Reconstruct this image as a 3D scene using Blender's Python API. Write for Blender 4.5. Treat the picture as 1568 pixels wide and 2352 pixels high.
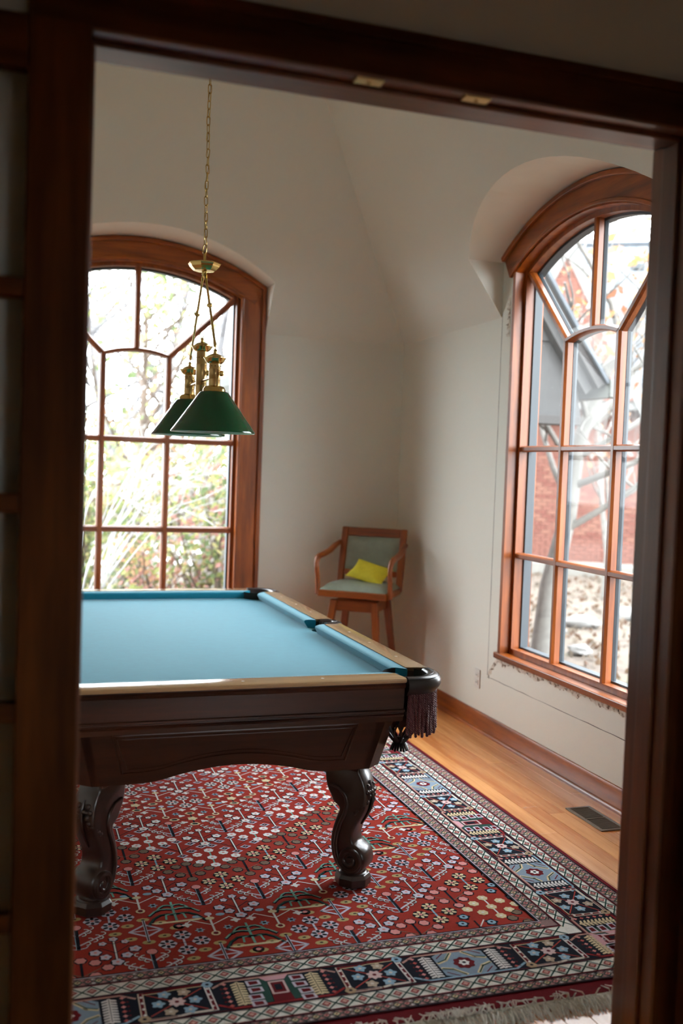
import bpy, bmesh, math, random
from mathutils import Matrix, Vector
import numpy as np

for o in list(bpy.data.objects):
    bpy.data.objects.remove(o, do_unlink=True)
SC = bpy.context.scene
COL = SC.collection
PI = math.pi

# ------------------------------------------------------------------ camera
CAM_H = 1.53
YAW, PITCH, ROLL = math.radians(18.578), math.radians(2.595), math.radians(-2.039)
fw = Vector((math.sin(YAW) * math.cos(PITCH), math.cos(YAW) * math.cos(PITCH), -math.sin(PITCH)))
rt = Vector((math.cos(YAW), -math.sin(YAW), 0.0))
dn = fw.cross(rt)
rt2 = rt * math.cos(ROLL) + dn * math.sin(ROLL)
dn2 = dn * math.cos(ROLL) - rt * math.sin(ROLL)
cd = bpy.data.cameras.new('camera')
cam = bpy.data.objects.new('camera', cd)
COL.objects.link(cam)
cam.matrix_world = Matrix(((rt2.x, -dn2.x, -fw.x, 0.0), (rt2.y, -dn2.y, -fw.y, 0.0),
                           (rt2.z, -dn2.z, -fw.z, CAM_H), (0, 0, 0, 1)))
cd.sensor_fit = 'VERTICAL'
cd.sensor_height = 36.0
cd.sensor_width = 24.0
cd.lens = 35.005
cd.clip_start = 0.05
cd.clip_end = 300
cd.dof.use_dof = True
cd.dof.focus_distance = 3.9
cd.dof.aperture_fstop = 1.8
SC.camera = cam

# ------------------------------------------------------------------ sky and exposure
SKY = 16.0
w = bpy.data.worlds.new('overcast_sky')
SC.world = w
w.use_nodes = True
bg = w.node_tree.nodes['Background']
bg.inputs['Color'].default_value = (0.90, 0.955, 1.0, 1)
bg.inputs['Strength'].default_value = SKY
SC.view_settings.view_transform = 'Standard'
SC.view_settings.look = 'None'
SC.view_settings.gamma = 1.0
SC.view_settings.use_curve_mapping = False
SC.view_settings.exposure = 0.0
SC.cycles.max_bounces = 10
SC.cycles.diffuse_bounces = 6
SC.cycles.glossy_bounces = 5
SC.cycles.transparent_max_bounces = 16
SC.cycles.sample_clamp_indirect = 6.0
SC.cycles.caustics_reflective = False
SC.cycles.caustics_refractive = False
SC.cycles.use_denoising = True

# ------------------------------------------------------------------ helpers
def S(r, g, b):
    f = lambda c: (c / 255 / 12.92) if c / 255 <= 0.04045 else ((c / 255 + 0.055) / 1.055) ** 2.4
    return (f(r), f(g), f(b))

def principled(name):
    m = bpy.data.materials.new(name)
    m.use_nodes = True
    nt = m.node_tree
    return m, nt, nt.nodes['Principled BSDF']

def noise_fac(nt, scale, detail=4, stretch=(1, 1, 1), rough=0.55):
    tc = nt.nodes.new('ShaderNodeTexCoord')
    mp = nt.nodes.new('ShaderNodeMapping')
    mp.inputs['Scale'].default_value = stretch
    nt.links.new(tc.outputs['Object'], mp.inputs['Vector'])
    n = nt.nodes.new('ShaderNodeTexNoise')
    n.inputs['Scale'].default_value = scale
    n.inputs['Detail'].default_value = detail
    n.inputs['Roughness'].default_value = rough
    nt.links.new(mp.outputs['Vector'], n.inputs['Vector'])
    return n.outputs['Fac']

def add_bump(nt, bsdf, fac, strength, dist=0.002):
    b = nt.nodes.new('ShaderNodeBump')
    b.inputs['Strength'].default_value = strength
    b.inputs['Distance'].default_value = dist
    nt.links.new(fac, b.inputs['Height'])
    nt.links.new(b.outputs['Normal'], bsdf.inputs['Normal'])

def ramp(nt, fac, stops):
    r = nt.nodes.new('ShaderNodeValToRGB')
    e = r.color_ramp.elements
    while len(e) < len(stops):
        e.new(0.5)
    for i, (p, c) in enumerate(stops):
        e[i].position = p
        e[i].color = (*c, 1)
    nt.links.new(fac, r.inputs['Fac'])
    return r.outputs['Color']

def mat(name, c, rough=0.5, metal=0.0, var=0.0, vscale=20, bump=0.0, bscale=200, coat=0.0, sheen=0.0, spec=0.5):
    m, nt, b = principled(name)
    b.inputs['Base Color'].default_value = (*c, 1)
    b.inputs['Roughness'].default_value = rough
    b.inputs['Metallic'].default_value = metal
    b.inputs['Coat Weight'].default_value = coat
    b.inputs['Coat Roughness'].default_value = 0.12
    b.inputs['Specular IOR Level'].default_value = spec
    if sheen:
        b.inputs['Sheen Weight'].default_value = sheen
        b.inputs['Sheen Roughness'].default_value = 0.4
    if var:
        f = noise_fac(nt, vscale)
        lo = tuple(x * (1 - var) for x in c)
        hi = tuple(min(1, x * (1 + var)) for x in c)
        nt.links.new(ramp(nt, f, [(0.3, lo), (0.7, hi)]), b.inputs['Base Color'])
    if bump:
        add_bump(nt, b, noise_fac(nt, bscale, 2), bump)
    return m

def wood(name, dark, light, axis, rough=0.35, coat=0.3, scale=9.0, bump=0.08, mott=0.0, spec=0.5):
    m, nt, b = principled(name)
    st = [1.0, 1.0, 1.0]
    st['xyz'.index(axis)] = 0.08
    f = noise_fac(nt, scale * 2.2, 6, st, 0.65)
    mid = tuple((a + c) / 2 for a, c in zip(dark, light))
    col = ramp(nt, f, [(0.30, dark), (0.52, mid), (0.72, light)])
    if mott:
        f2 = noise_fac(nt, 2.6, 3, [2.2 if s == 1.0 else 0.8 for s in st])
        mx = nt.nodes.new('ShaderNodeMix')
        mx.data_type = 'RGBA'
        mx.blend_type = 'MULTIPLY'
        mx.inputs['Factor'].default_value = 1.0
        nt.links.new(col, mx.inputs['A'])
        k = 1 - mott
        nt.links.new(ramp(nt, f2, [(0.32, (k, k, k)), (0.62, (1.15, 1.15, 1.15))]), mx.inputs['B'])
        col = mx.outputs['Result']
    nt.links.new(col, b.inputs['Base Color'])
    b.inputs['Roughness'].default_value = rough
    b.inputs['Specular IOR Level'].default_value = spec
    b.inputs['Coat Weight'].default_value = coat
    b.inputs['Coat Roughness'].default_value = 0.15
    if bump:
        add_bump(nt, b, f, bump, 0.001)
    return m

def attr_mat(name, rough=0.9, sheen=0.0, bump=0.0, bscale=300, translucent=0.0, var=0.0):
    m, nt, b = principled(name)
    a = nt.nodes.new('ShaderNodeAttribute')
    a.attribute_name = 'Col'
    col = a.outputs['Color']
    if var:
        mx = nt.nodes.new('ShaderNodeMix')
        mx.data_type = 'RGBA'
        mx.blend_type = 'MULTIPLY'
        mx.inputs['Factor'].default_value = 1.0
        nt.links.new(col, mx.inputs['A'])
        nt.links.new(ramp(nt, noise_fac(nt, bscale, 3), [(0.3, (1 - var,) * 3), (0.7, (1 + var * 0.4,) * 3)]), mx.inputs['B'])
        col = mx.outputs['Result']
    nt.links.new(col, b.inputs['Base Color'])
    b.inputs['Roughness'].default_value = rough
    b.inputs['Specular IOR Level'].default_value = 0.2
    if sheen:
        b.inputs['Sheen Weight'].default_value = sheen
    if bump:
        add_bump(nt, b, noise_fac(nt, bscale, 2), bump, 0.003)
    if translucent:
        t = nt.nodes.new('ShaderNodeBsdfTranslucent')
        nt.links.new(col, t.inputs['Color'])
        mxs = nt.nodes.new('ShaderNodeMixShader')
        mxs.inputs['Fac'].default_value = translucent
        nt.links.new(b.outputs['BSDF'], mxs.inputs[1])
        nt.links.new(t.outputs['BSDF'], mxs.inputs[2])
        nt.links.new(mxs.outputs['Shader'], nt.nodes['Material Output'].inputs['Surface'])
    return m

def glass_mat(name, refl=0.012, tint=(0.97, 0.985, 0.98)):
    m = bpy.data.materials.new(name)
    m.use_nodes = True
    nt = m.node_tree
    nt.nodes.remove(nt.nodes['Principled BSDF'])
    t = nt.nodes.new('ShaderNodeBsdfTransparent')
    t.inputs['Color'].default_value = (*tint, 1)
    g = nt.nodes.new('ShaderNodeBsdfGlossy')
    g.inputs['Roughness'].default_value = 0.03
    lw = nt.nodes.new('ShaderNodeLayerWeight')
    lw.inputs['Blend'].default_value = 0.5
    pw = nt.nodes.new('ShaderNodeMath')
    pw.operation = 'POWER'
    nt.links.new(lw.outputs['Facing'], pw.inputs[0])
    pw.inputs[1].default_value = 5.0
    ma = nt.nodes.new('ShaderNodeMath')
    ma.operation = 'MULTIPLY_ADD'
    nt.links.new(pw.outputs[0], ma.inputs[0])
    ma.inputs[1].default_value = 0.6
    ma.inputs[2].default_value = refl
    mx = nt.nodes.new('ShaderNodeMixShader')
    nt.links.new(ma.outputs[0], mx.inputs['Fac'])
    nt.links.new(t.outputs['BSDF'], mx.inputs[1])
    nt.links.new(g.outputs['BSDF'], mx.inputs[2])
    nt.links.new(mx.outputs['Shader'], nt.nodes['Material Output'].inputs['Surface'])
    return m

WM = {}
def link(o, parent=None, local=False):
    COL.objects.link(o)
    if parent is not None:
        o.parent = parent
        if not local:
            o.matrix_parent_inverse = WM[parent.name].inverted()
            WM[o.name] = Matrix()
        else:
            WM[o.name] = WM[parent.name].copy()
    else:
        WM[o.name] = Matrix()
    return o

def tag(o, label, cat=None, group=None, kind=None):
    if label:
        o['label'] = label
    if cat:
        o['category'] = cat
    if group:
        o['group'] = group
    if kind:
        o['kind'] = kind
    return o

def empty(name, loc, rz=0.0):
    o = bpy.data.objects.new(name, None)
    o.location = loc
    o.rotation_euler = (0, 0, rz)
    o.empty_display_size = 0.1
    COL.objects.link(o)
    WM[o.name] = Matrix.Translation(loc) @ Matrix.Rotation(rz, 4, 'Z')
    return o

class MB:
    def __init__(self):
        self.v, self.f, self.c = [], [], []
    def add(self, vs, fs, col=None):
        n = len(self.v)
        self.v += [tuple(p) for p in vs]
        self.f += [[n + i for i in q] for q in fs]
        if col is not None:
            self.c += [col] * len(fs)
        return self
    def box(self, x0, x1, y0, y1, z0, z1, col=None):
        vs = [(x, y, z) for z in (z0, z1) for y in (y0, y1) for x in (x0, x1)]
        return self.add(vs, [(0, 2, 3, 1), (4, 5, 7, 6), (0, 1, 5, 4), (2, 6, 7, 3), (0, 4, 6, 2), (1, 3, 7, 5)], col)
    def extrude(self, outline, fn, col=None):
        n = len(outline)
        vs = [fn(a, b, 0) for a, b in outline] + [fn(a, b, 1) for a, b in outline]
        fs = [list(range(n - 1, -1, -1)), list(range(n, 2 * n))]
        fs += [(i, (i + 1) % n, n + (i + 1) % n, n + i) for i in range(n)]
        return self.add(vs, fs, col)
    def loft(self, rings, caps=True, closed=False, col=None):
        n = len(rings[0])
        vs = [p for r in rings for p in r]
        fs = []
        k = len(rings)
        for i in range(k if closed else k - 1):
            a, b = i * n, ((i + 1) % k) * n
            fs += [(a + j, a + (j + 1) % n, b + (j + 1) % n, b + j) for j in range(n)]
        if caps and not closed:
            fs += [list(range(n - 1, -1, -1)), list(range((k - 1) * n, k * n))]
        return self.add(vs, fs, col)
    def tube(self, path, r, n=8, closed=False, caps=True, col=None, flat=1.0):
        P = [Vector(p) for p in path]
        k = len(P)
        rr = r if isinstance(r, (list, tuple)) else [r] * k
        rings = []
        up = None
        for i in range(k):
            if closed:
                t = P[(i + 1) % k] - P[i - 1]
            else:
                t = P[min(i + 1, k - 1)] - P[max(i - 1, 0)]
            if t.length < 1e-9:
                t = Vector((0, 0, 1))
            t.normalize()
            if up is None:
                up = Vector((0, 0, 1)) if abs(t.z) < 0.9 else Vector((1, 0, 0))
            s = t.cross(up)
            if s.length < 1e-6:
                s = t.orthogonal()
            s.normalize()
            u = s.cross(t).normalized()
            up = u
            rings.append([P[i] + s * (rr[i] * math.cos(2 * PI * j / n)) + u * (rr[i] * flat * math.sin(2 * PI * j / n)) for j in range(n)])
        return self.loft(rings, caps, closed, col)
    def lathe(self, prof, n=32, c=(0, 0, 0), caps=False, col=None):
        rings = [[(c[0] + r * math.cos(2 * PI * j / n), c[1] + r * math.sin(2 * PI * j / n), c[2] + z) for j in range(n)] for r, z in prof]
        return self.loft(rings, caps, False, col)
    def ball(self, c, r, n=10, m=6, sq=(1, 1, 1), col=None):
        rings = []
        for i in range(1, m):
            a = PI * i / m
            rings.append([(c[0] + sq[0] * r * math.sin(a) * math.cos(2 * PI * j / n), c[1] + sq[1] * r * math.sin(a) * math.sin(2 * PI * j / n), c[2] - sq[2] * r * math.cos(a)) for j in range(n)])
        return self.loft(rings, True, False, col)
    def xform(self, M):
        self.v = [tuple(M @ Vector(p)) for p in self.v]
        return self
    def mesh(self, name, smooth=None):
        me = bpy.data.meshes.new(name)
        me.from_pydata(self.v, [], self.f)
        if self.c:
            at = me.color_attributes.new('Col', 'FLOAT_COLOR', 'CORNER')
            sizes = np.array([len(q) for q in self.f])
            arr = np.repeat(np.array([(*c[:3], 1.0) for c in self.c], dtype=np.float32), sizes, axis=0)
            at.data.foreach_set('color', arr.ravel())
        if smooth is not None:
            me.shade_smooth()
            me.set_sharp_from_angle(angle=math.radians(smooth))
        me.update()
        return me
    def build(self, name, m, parent=None, smooth=None, bevel=None, local=False, fix=False):
        me = self.mesh(name, smooth)
        if fix:
            bmx = bmesh.new()
            bmx.from_mesh(me)
            bmesh.ops.recalc_face_normals(bmx, faces=bmx.faces)
            bmx.to_mesh(me)
            bmx.free()
        me.materials.append(m)
        o = bpy.data.objects.new(name, me)
        link(o, parent, local)
        if bevel:
            b = o.modifiers.new('bevel', 'BEVEL')
            b.width = bevel
            b.segments = 2
            b.limit_method = 'ANGLE'
            b.angle_limit = math.radians(35)
        return o

def dup(o, parent=None, loc=None, rot=None):
    c = o.copy()
    COL.objects.link(c)
    WM[c.name] = Matrix()
    if parent is not None:
        c.parent = parent
    if loc is not None:
        c.location = loc
    if rot is not None:
        c.rotation_euler = rot
    return c

def struct(o, label=None):
    o['kind'] = 'structure'
    if label:
        o['label'] = label
    return o

# ------------------------------------------------------------------ materials
M = {}
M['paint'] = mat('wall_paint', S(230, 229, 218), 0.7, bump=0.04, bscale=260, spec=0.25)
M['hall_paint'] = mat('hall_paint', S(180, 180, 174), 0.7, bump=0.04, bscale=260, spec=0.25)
for ax in 'xyz':
    M['trim_' + ax] = wood('trim_wood_' + ax, S(104, 45, 5), S(182, 95, 22), ax, 0.36, 0.12, 8, mott=0.35)
    M['door_' + ax] = wood('door_wood_' + ax, S(48, 22, 5), S(98, 53, 17), ax, 0.5, 0.0, 7, mott=0.5, spec=0.08)
    M['jamb_' + ax] = wood('jamb_wood_' + ax, S(72, 35, 14), S(128, 74, 36), ax, 0.34, 0.15, 7, mott=0.4, spec=0.5)  # same wood as the doors, lightened where it faces the bright room
    M['sash_' + ax] = wood('sash_wood_' + ax, S(104, 46, 10), S(164, 88, 32), ax, 0.36, 0.15, 10)
    M['mahog_' + ax] = wood('mahogany_' + ax, S(44, 21, 12), S(86, 44, 25), ax, 0.36, 0.12, 7, spec=0.35)
    M['rail_' + ax] = wood('rail_wood_' + ax, S(186, 146, 104), S(222, 186, 142), ax, 0.15, 1.0, 8)  # light brown, paled further to stand in for the wall's reflection
    M['oak_' + ax] = wood('stool_wood_' + ax, S(106, 48, 8), S(164, 84, 24), ax, 0.40, 0.1, 8)
M['carved'] = mat('carved_wood', S(48, 27, 19), 0.30, var=0.3, vscale=9, coat=0.3)
M['glass'] = glass_mat('window_glass')
M['storm'] = mat('storm_frame_paint', S(62, 70, 76), 0.5)
M['brass'] = mat('brass', (0.60, 0.42, 0.15), 0.16, 1.0)
M['brass_dull'] = mat('brushed_brass', (0.46, 0.31, 0.13), 0.30, 1.0)
M['black'] = mat('black_and_hole_shade', S(12, 10, 9), 0.8)  # plain black parts, and painted shade inside slots and vent holes
M['white_plastic'] = mat('white_plastic', S(225, 222, 214), 0.35)

# ------------------------------------------------------------------ room shell
XR, XL, YB, YF = 2.68, -1.08, 6.70, 2.14
ZW, KS, ZT = 2.42, 1.38, 4.10
INS = (ZT - ZW) / KS
ZC = 1.419
GW, RG = 0.665, 1.386
JW, RJ = 0.690, 1.411
OW, RO = 0.720, 1.440
CW, RC = 0.860, 1.570
SILL = 0.47

def arcz(u, R):
    return ZC + math.sqrt(max(R * R - u * u, 0))

def outline(hw, R, z0, n=18):
    pts = [(-hw, z0)]
    a = math.asin(hw / R)
    pts += [(R * math.sin(-a + 2 * a * i / n), ZC + R * math.cos(-a + 2 * a * i / n)) for i in range(n + 1)]
    pts.append((hw, z0))
    return pts

def place(kind):
    if kind == 'back':
        return lambda u, v, w: (0.795 + u, YB + w, v)
    if kind == 'right':
        return lambda u, v, w: (XR + w, 4.34 - u, v)
    return lambda u, v, w: (XL - w, 4.34 + u, v)

def wall_with_window(name, kind, ua, ub, label):
    T = place(kind)
    mb = MB()
    q = lambda pts: mb.add([T(*p) for p in pts], [list(range(len(pts)))])
    q([(ua, 0, 0), (-OW, 0, 0), (-OW, ZW, 0), (ua, ZW, 0)])
    q([(OW, 0, 0), (ub, 0, 0), (ub, ZW, 0), (OW, ZW, 0)])
    q([(-OW, 0, 0), (OW, 0, 0), (OW, SILL, 0), (-OW, SILL, 0)])
    inn, out = outline(OW, RO, ZW), outline(CW, RC, ZW)
    n = len(inn)
    mb.add([T(u, v, 0) for u, v in inn] + [T(u, v, 0) for u, v in out], [(i, i + 1, n + i + 1, n + i) for i in range(n - 1)])
    o = mb.build(name, M['paint'])
    return struct(o, label)

uab = {'back': (XL - 0.795, XR - 0.795), 'right': (4.34 - YB, 4.34 - YF), 'left': (YF - 4.34, YB - 4.34)}
wall_back = wall_with_window('wall_back', 'back', *uab['back'], 'off-white painted back wall around the left arched window')
wall_right = wall_with_window('wall_right', 'right', *uab['right'], 'off-white painted wall around the stripped arched window')
lm = MB()
lm.add([(XL, YF, 0), (XL, YB, 0), (XL, YB, ZW), (XL, YF, ZW)], [(0, 1, 2, 3)])
wall_left = struct(lm.build('wall_left', M['paint']), 'off-white painted wall on the left side of the room')

cm = MB()
for kind in ('back', 'right'):
    T = place(kind)
    ua, ub = uab[kind]
    wz = lambda z: -(z - ZW) / KS
    notch = outline(CW, RC, ZW)
    pts = [(ua, ZW)] + notch + [(ub, ZW), (ub - INS, ZT), (ua + INS, ZT)]
    cm.add([T(u, z, wz(z)) for u, z in pts], [list(range(len(pts)))])
    n = len(notch)
    cm.add([T(u, z, 0) for u, z in notch] + [T(u, z, wz(z)) for u, z in notch], [(i, i + 1, n + i + 1, n + i) for i in range(n - 1)])
cm.add([(XL, YF, ZW), (XL, YB, ZW), (XL + INS, YB - INS, ZT), (XL + INS, YF + INS, ZT)], [(0, 1, 2, 3)])
cm.add([(XL, YF, ZW), (XR, YF, ZW), (XR - INS, YF + INS, ZT), (XL + INS, YF + INS, ZT)], [(0, 1, 2, 3)])
cm.add([(XL + INS, YF + INS, ZT), (XR - INS, YF + INS, ZT), (XR - INS, YB - INS, ZT), (XL + INS, YB - INS, ZT)], [(0, 1, 2, 3)])
struct(cm.build('ceiling', M['paint']), 'off-white hipped ceiling with curved dormer soffits over the windows')

# door wall and hall
DX0, DX1, DZ = 0.122, 1.528, 2.36
HB, HXL, HXR, HZ = -2.4, -2.2, 2.9, 2.75
fm = MB()
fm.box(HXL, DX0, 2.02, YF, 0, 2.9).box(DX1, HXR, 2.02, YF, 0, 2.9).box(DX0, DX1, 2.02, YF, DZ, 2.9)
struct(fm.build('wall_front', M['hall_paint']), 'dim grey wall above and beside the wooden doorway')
hm = MB()
hm.box(HXL - 0.1, HXL, HB, 2.02, 0, HZ)
struct(hm.build('wall_hall_left', M['hall_paint']))
hm = MB()
hm.box(HXR, HXR + 0.1, HB, 2.02, 0, HZ)
struct(hm.build('wall_hall_right', M['hall_paint']))
hm = MB()
hx0, hx1, hz0, hz1 = 1.5, 2.5, 0.9, 2.1  # opening made so that sky light brightens the hall
hm.box(HXL, hx0, HB - 0.1, HB, 0, HZ).box(hx1, HXR, HB - 0.1, HB, 0, HZ).box(hx0, hx1, HB - 0.1, HB, 0, hz0).box(hx0, hx1, HB - 0.1, HB, hz1, HZ)
struct(hm.build('wall_hall_back', M['hall_paint']))
hw_ = empty('added_hall_window', ((hx0 + hx1) / 2, HB, hz0))  # added window, out of view: lets daylight into the dark hall
struct(hw_, 'unseen hall window added to brighten the dark hall')
for (xa_, xb_, za_, zb_) in ((hx0, hx1, hz0, hz0 + 0.04), (hx0, hx1, hz1 - 0.04, hz1), (hx0, hx0 + 0.04, hz0 + 0.04, hz1 - 0.04), (hx1 - 0.04, hx1, hz0 + 0.04, hz1 - 0.04)):
    hm = MB()
    hm.box(xa_, xb_, HB - 0.09, HB - 0.02, za_, zb_)
    hm.build('window_frame', M['trim_x'], hw_)
hm = MB()
hm.add([(hx0 + 0.04, HB - 0.05, hz0 + 0.04), (hx1 - 0.04, HB - 0.05, hz0 + 0.04), (hx1 - 0.04, HB - 0.05, hz1 - 0.04), (hx0 + 0.04, HB - 0.05, hz1 - 0.04)], [(0, 1, 2, 3)])
hm.build('pane', M['glass'], hw_)
hm = MB()
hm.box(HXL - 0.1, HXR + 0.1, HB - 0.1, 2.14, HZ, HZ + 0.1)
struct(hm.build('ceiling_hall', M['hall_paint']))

# floor: hardwood boards
def board_mat(name, dark, light):
    m, nt, b = principled(name)
    oi = nt.nodes.new('ShaderNodeObjectInfo')
    f = noise_fac(nt, 16, 6, (1, 0.07, 1), 0.65)
    ad = nt.nodes.new('ShaderNodeMath')
    ad.operation = 'MULTIPLY_ADD'
    nt.links.new(oi.outputs['Random'], ad.inputs[0])
    ad.inputs[1].default_value = 0.30
    sb = nt.nodes.new('ShaderNodeMath')
    sb.operation = 'SUBTRACT'
    nt.links.new(f, sb.inputs[0])
    sb.inputs[1].default_value = 0.15
    nt.links.new(sb.outputs[0], ad.inputs[2])
    mid = tuple((a + c) / 2 for a, c in zip(dark, light))
    nt.links.new(ramp(nt, ad.outputs[0], [(0.3, dark), (0.5, mid), (0.72, light)]), b.inputs['Base Color'])
    b.inputs['Roughness'].default_value = 0.27
    b.inputs['Coat Weight'].default_value = 0.45
    b.inputs['Coat Roughness'].default_value = 0.22
    add_bump(nt, b, f, 0.05, 0.001)
    return m
M['floor'] = board_mat('floor_boards', S(190, 112, 52), S(236, 166, 100))
fl = MB()
fl.box(HXL - 0.1, HXR + 0.1, HB - 0.1, YF, -0.08, 0.0)
fl.box(XL, XR, YF, YB, -0.08, -0.014)
floor = struct(fl.build('floor', M['floor']), 'varnished honey-brown hardwood floor')
random.seed(4)
BWID = 0.0835
nrow = int(math.ceil((XR - XL) / BWID))
for i in range(nrow):
    x0 = XL + i * BWID
    x1 = min(x0 + BWID, XR)
    y = YF - random.uniform(0, 1.0)
    while y < YB:
        ln = random.uniform(1.0, 1.9)
        a, b_ = max(y, YF), min(y + ln, YB)
        if b_ - a > 0.05:
            p = MB()
            p.box(x0 + 0.0006, x1 - 0.0006, a + 0.0006, b_ - 0.0006, -0.014, 0.0)
            p.build('floor_board', M['floor'], floor, bevel=0.0012)
        y += ln

# baseboards
def baseboard(name, pts_fn, a, b, label):
    prof = [(0, 0), (0.030, 0), (0.030, 0.008), (0.024, 0.018), (0.016, 0.021), (0.016, 0.098), (0.010, 0.112), (0.0, 0.112)]
    mb = MB()
    mb.extrude(prof, lambda d, z, t: pts_fn(d, a if t == 0 else b, z))
    o = mb.build(name, M['trim_y'] if 'right' in name or 'left' in name else M['trim_x'], fix=True, smooth=50)
    return struct(o, label)
baseboard('baseboard_right', lambda d, s, z: (XR - d, s, z), YF, YB, 'brown wooden baseboard below the stripped window')
baseboard('baseboard_left', lambda d, s, z: (XL + d, s, z), YF, YB, 'brown wooden baseboard on the left wall')
baseboard('baseboard_back', lambda d, s, z: (s, YB - d, z), XL + 0.03, XR - 0.03, 'brown wooden baseboard along the back wall')

# ------------------------------------------------------------------ windows
def window(name, kind, mu, full_casing, label, gx):
    T = place(kind)
    cen = T(0, SILL, 0.05)
    root = empty(name, cen)
    struct(root, label)
    gh = 'y' if kind in ('right', 'left') else 'x'
    def ring(inn, out, w0, w1, nm, m, closed=True):
        mb = MB()
        rings = []
        for (iu, iv), (ou, ov) in zip(inn, out):
            rings.append([T(iu, iv, w0), T(ou, ov, w0), T(ou, ov, w1), T(iu, iv, w1)])
        mb.loft(rings, caps=not closed, closed=closed)
        return mb.build(nm, m, root, fix=True, smooth=30)
    ring(outline(JW, RJ, SILL + 0.03), outline(OW, RO, SILL), -0.012, 0.17, 'window_frame', M['trim_z'])
    ring(outline(GW, RG, 0.535), outline(JW, RJ, SILL + 0.03), 0.045, 0.095, 'sash', M['sash_z'])
    if kind != 'left':
        ring(outline(GW - 0.012, RG - 0.012, 0.545), outline(JW, RJ, SILL + 0.03), 0.098, 0.145, 'storm_frame', M['storm'])
    def bar(p, q, wd, nm, m, w0=0.045, w1=0.09, par=None):
        p, q = Vector(p), Vector(q)
        d = (q - p).normalized()
        s = Vector((-d.y, d.x)) * wd / 2
        out = [(p + s), (q + s), (q - s), (p - s)]
        s2 = s * 0.55
        o2 = [(p + s2), (q + s2), (q - s2), (p - s2)]
        wm = w0 + 0.014
        mb = MB()
        mb.loft([[T(a.x, a.y, w0) for a in o2], [T(a.x, a.y, wm) for a in out], [T(a.x, a.y, w1) for a in out]])
        return mb.build(nm, m, par or root, fix=True)
    def muntin(p, q, m, dw=0.0):
        a = bar(p, q, 0.042 if kind == 'back' else 0.033, 'muntin', m, 0.045 + dw, 0.090 - dw)
        if kind != 'left':
            bar(p, q, 0.026, 'outer_muntin', M['storm'], 0.098 + dw, 0.122 - dw, a)
    HZ_ = 2.225
    HA = 2.262
    for s in (-1, 1):
        muntin((s * mu, 0.535), (s * mu, HZ_), M['sash_z'])
        muntin((s * mu, HZ_), (s * 0.655, 2.645), M['sash_z'], 0.003)
    for v in (1.065, 1.666):
        muntin((-GW, v), (GW, v), M['sash_' + gh], 0.0015)
    muntin((0, HA), (0, ZC + RG), M['sash_z'], 0.0022)
    # curved muntin over the middle light
    Rh = (mu * mu + (HA - HZ_) ** 2) / (2 * (HA - HZ_))
    zc2 = HA - Rh
    a = math.asin(mu / Rh)
    arc = [(Rh * math.sin(-a + 2 * a * i / 10), zc2 + Rh * math.cos(-a + 2 * a * i / 10)) for i in range(11)]
    mb = MB()
    mb.loft([[T(u, v - 0.015, 0.059), T(u, v - 0.008, 0.045), T(u, v + 0.008, 0.045), T(u, v + 0.015, 0.059), T(u, v + 0.015, 0.09), T(u, v - 0.015, 0.09)] for u, v in arc])
    am = mb.build('muntin', M['sash_' + gh], root, fix=True, smooth=30)
    if kind != 'left':
        mb = MB()
        mb.loft([[T(u, v - 0.012, 0.098), T(u, v + 0.012, 0.098), T(u, v + 0.012, 0.128), T(u, v - 0.012, 0.128)] for u, v in arc])
        mb.build('outer_muntin', M['storm'], am, fix=True, smooth=30)
    # panes
    cols = [(-GW, -mu), (-mu, mu), (mu, GW)]
    panes = []
    for (z0, z1) in ((0.535, 1.065), (1.065, 1.666)):
        panes += [[(a, z0), (b, z0), (b, z1), (a, z1)] for a, b in cols]
    panes.append([(-mu, 1.666), (mu, 1.666)] + arc[::-1])
    for s in (-1, 1):
        panes.append([(s * mu, 1.666), (s * GW, 1.666), (s * GW, arcz(GW, RG)), (s * mu, HZ_)])
        top = [(s * GW * i / 8, arcz(GW * i / 8, RG)) for i in range(9)]
        half = [p for p in arc if p[0] * s >= -1e-6]
        half.sort(key=lambda p: abs(p[0]))
        panes.append(half + top[::-1])
    for pn in panes:
        mb = MB()
        mb.add([T(u, v, 0.072) for u, v in pn], [list(range(len(pn)))])
        mb.build('pane', M['glass'], root)
    # casing
    n = 20
    au = 0.83 if not full_casing else CW
    def arch(r0, r1, w0, w1, nm, lim):
        a1 = math.asin(min(lim / r1, 1))
        mb = MB()
        rings = []
        for i in range(n + 1):
            t = -a1 + 2 * a1 * i / n
            f = lambda r: (r * math.sin(t), ZC + r * math.cos(t))
            (iu, iv), (ou, ov) = f(r0), f(r1)
            rings.append([T(iu, iv, w0), T(ou, ov, w0), T(ou, ov, w1), T(iu, iv, w1)])
        mb.loft(rings)
        return mb.build(nm, M['trim_' + gh], root, fix=True, smooth=30, bevel=0.004)
    arch(RG + 0.036, RC - 0.004, -0.022, -0.001, 'arched_casing', au - 0.004)
    arch(RC - 0.034, RC - 0.005, -0.042, -0.021, 'arched_backband', au - 0.005)
    arch(RG + 0.030, RG + 0.052, -0.030, -0.021, 'arched_bead', JW + 0.02)
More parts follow.
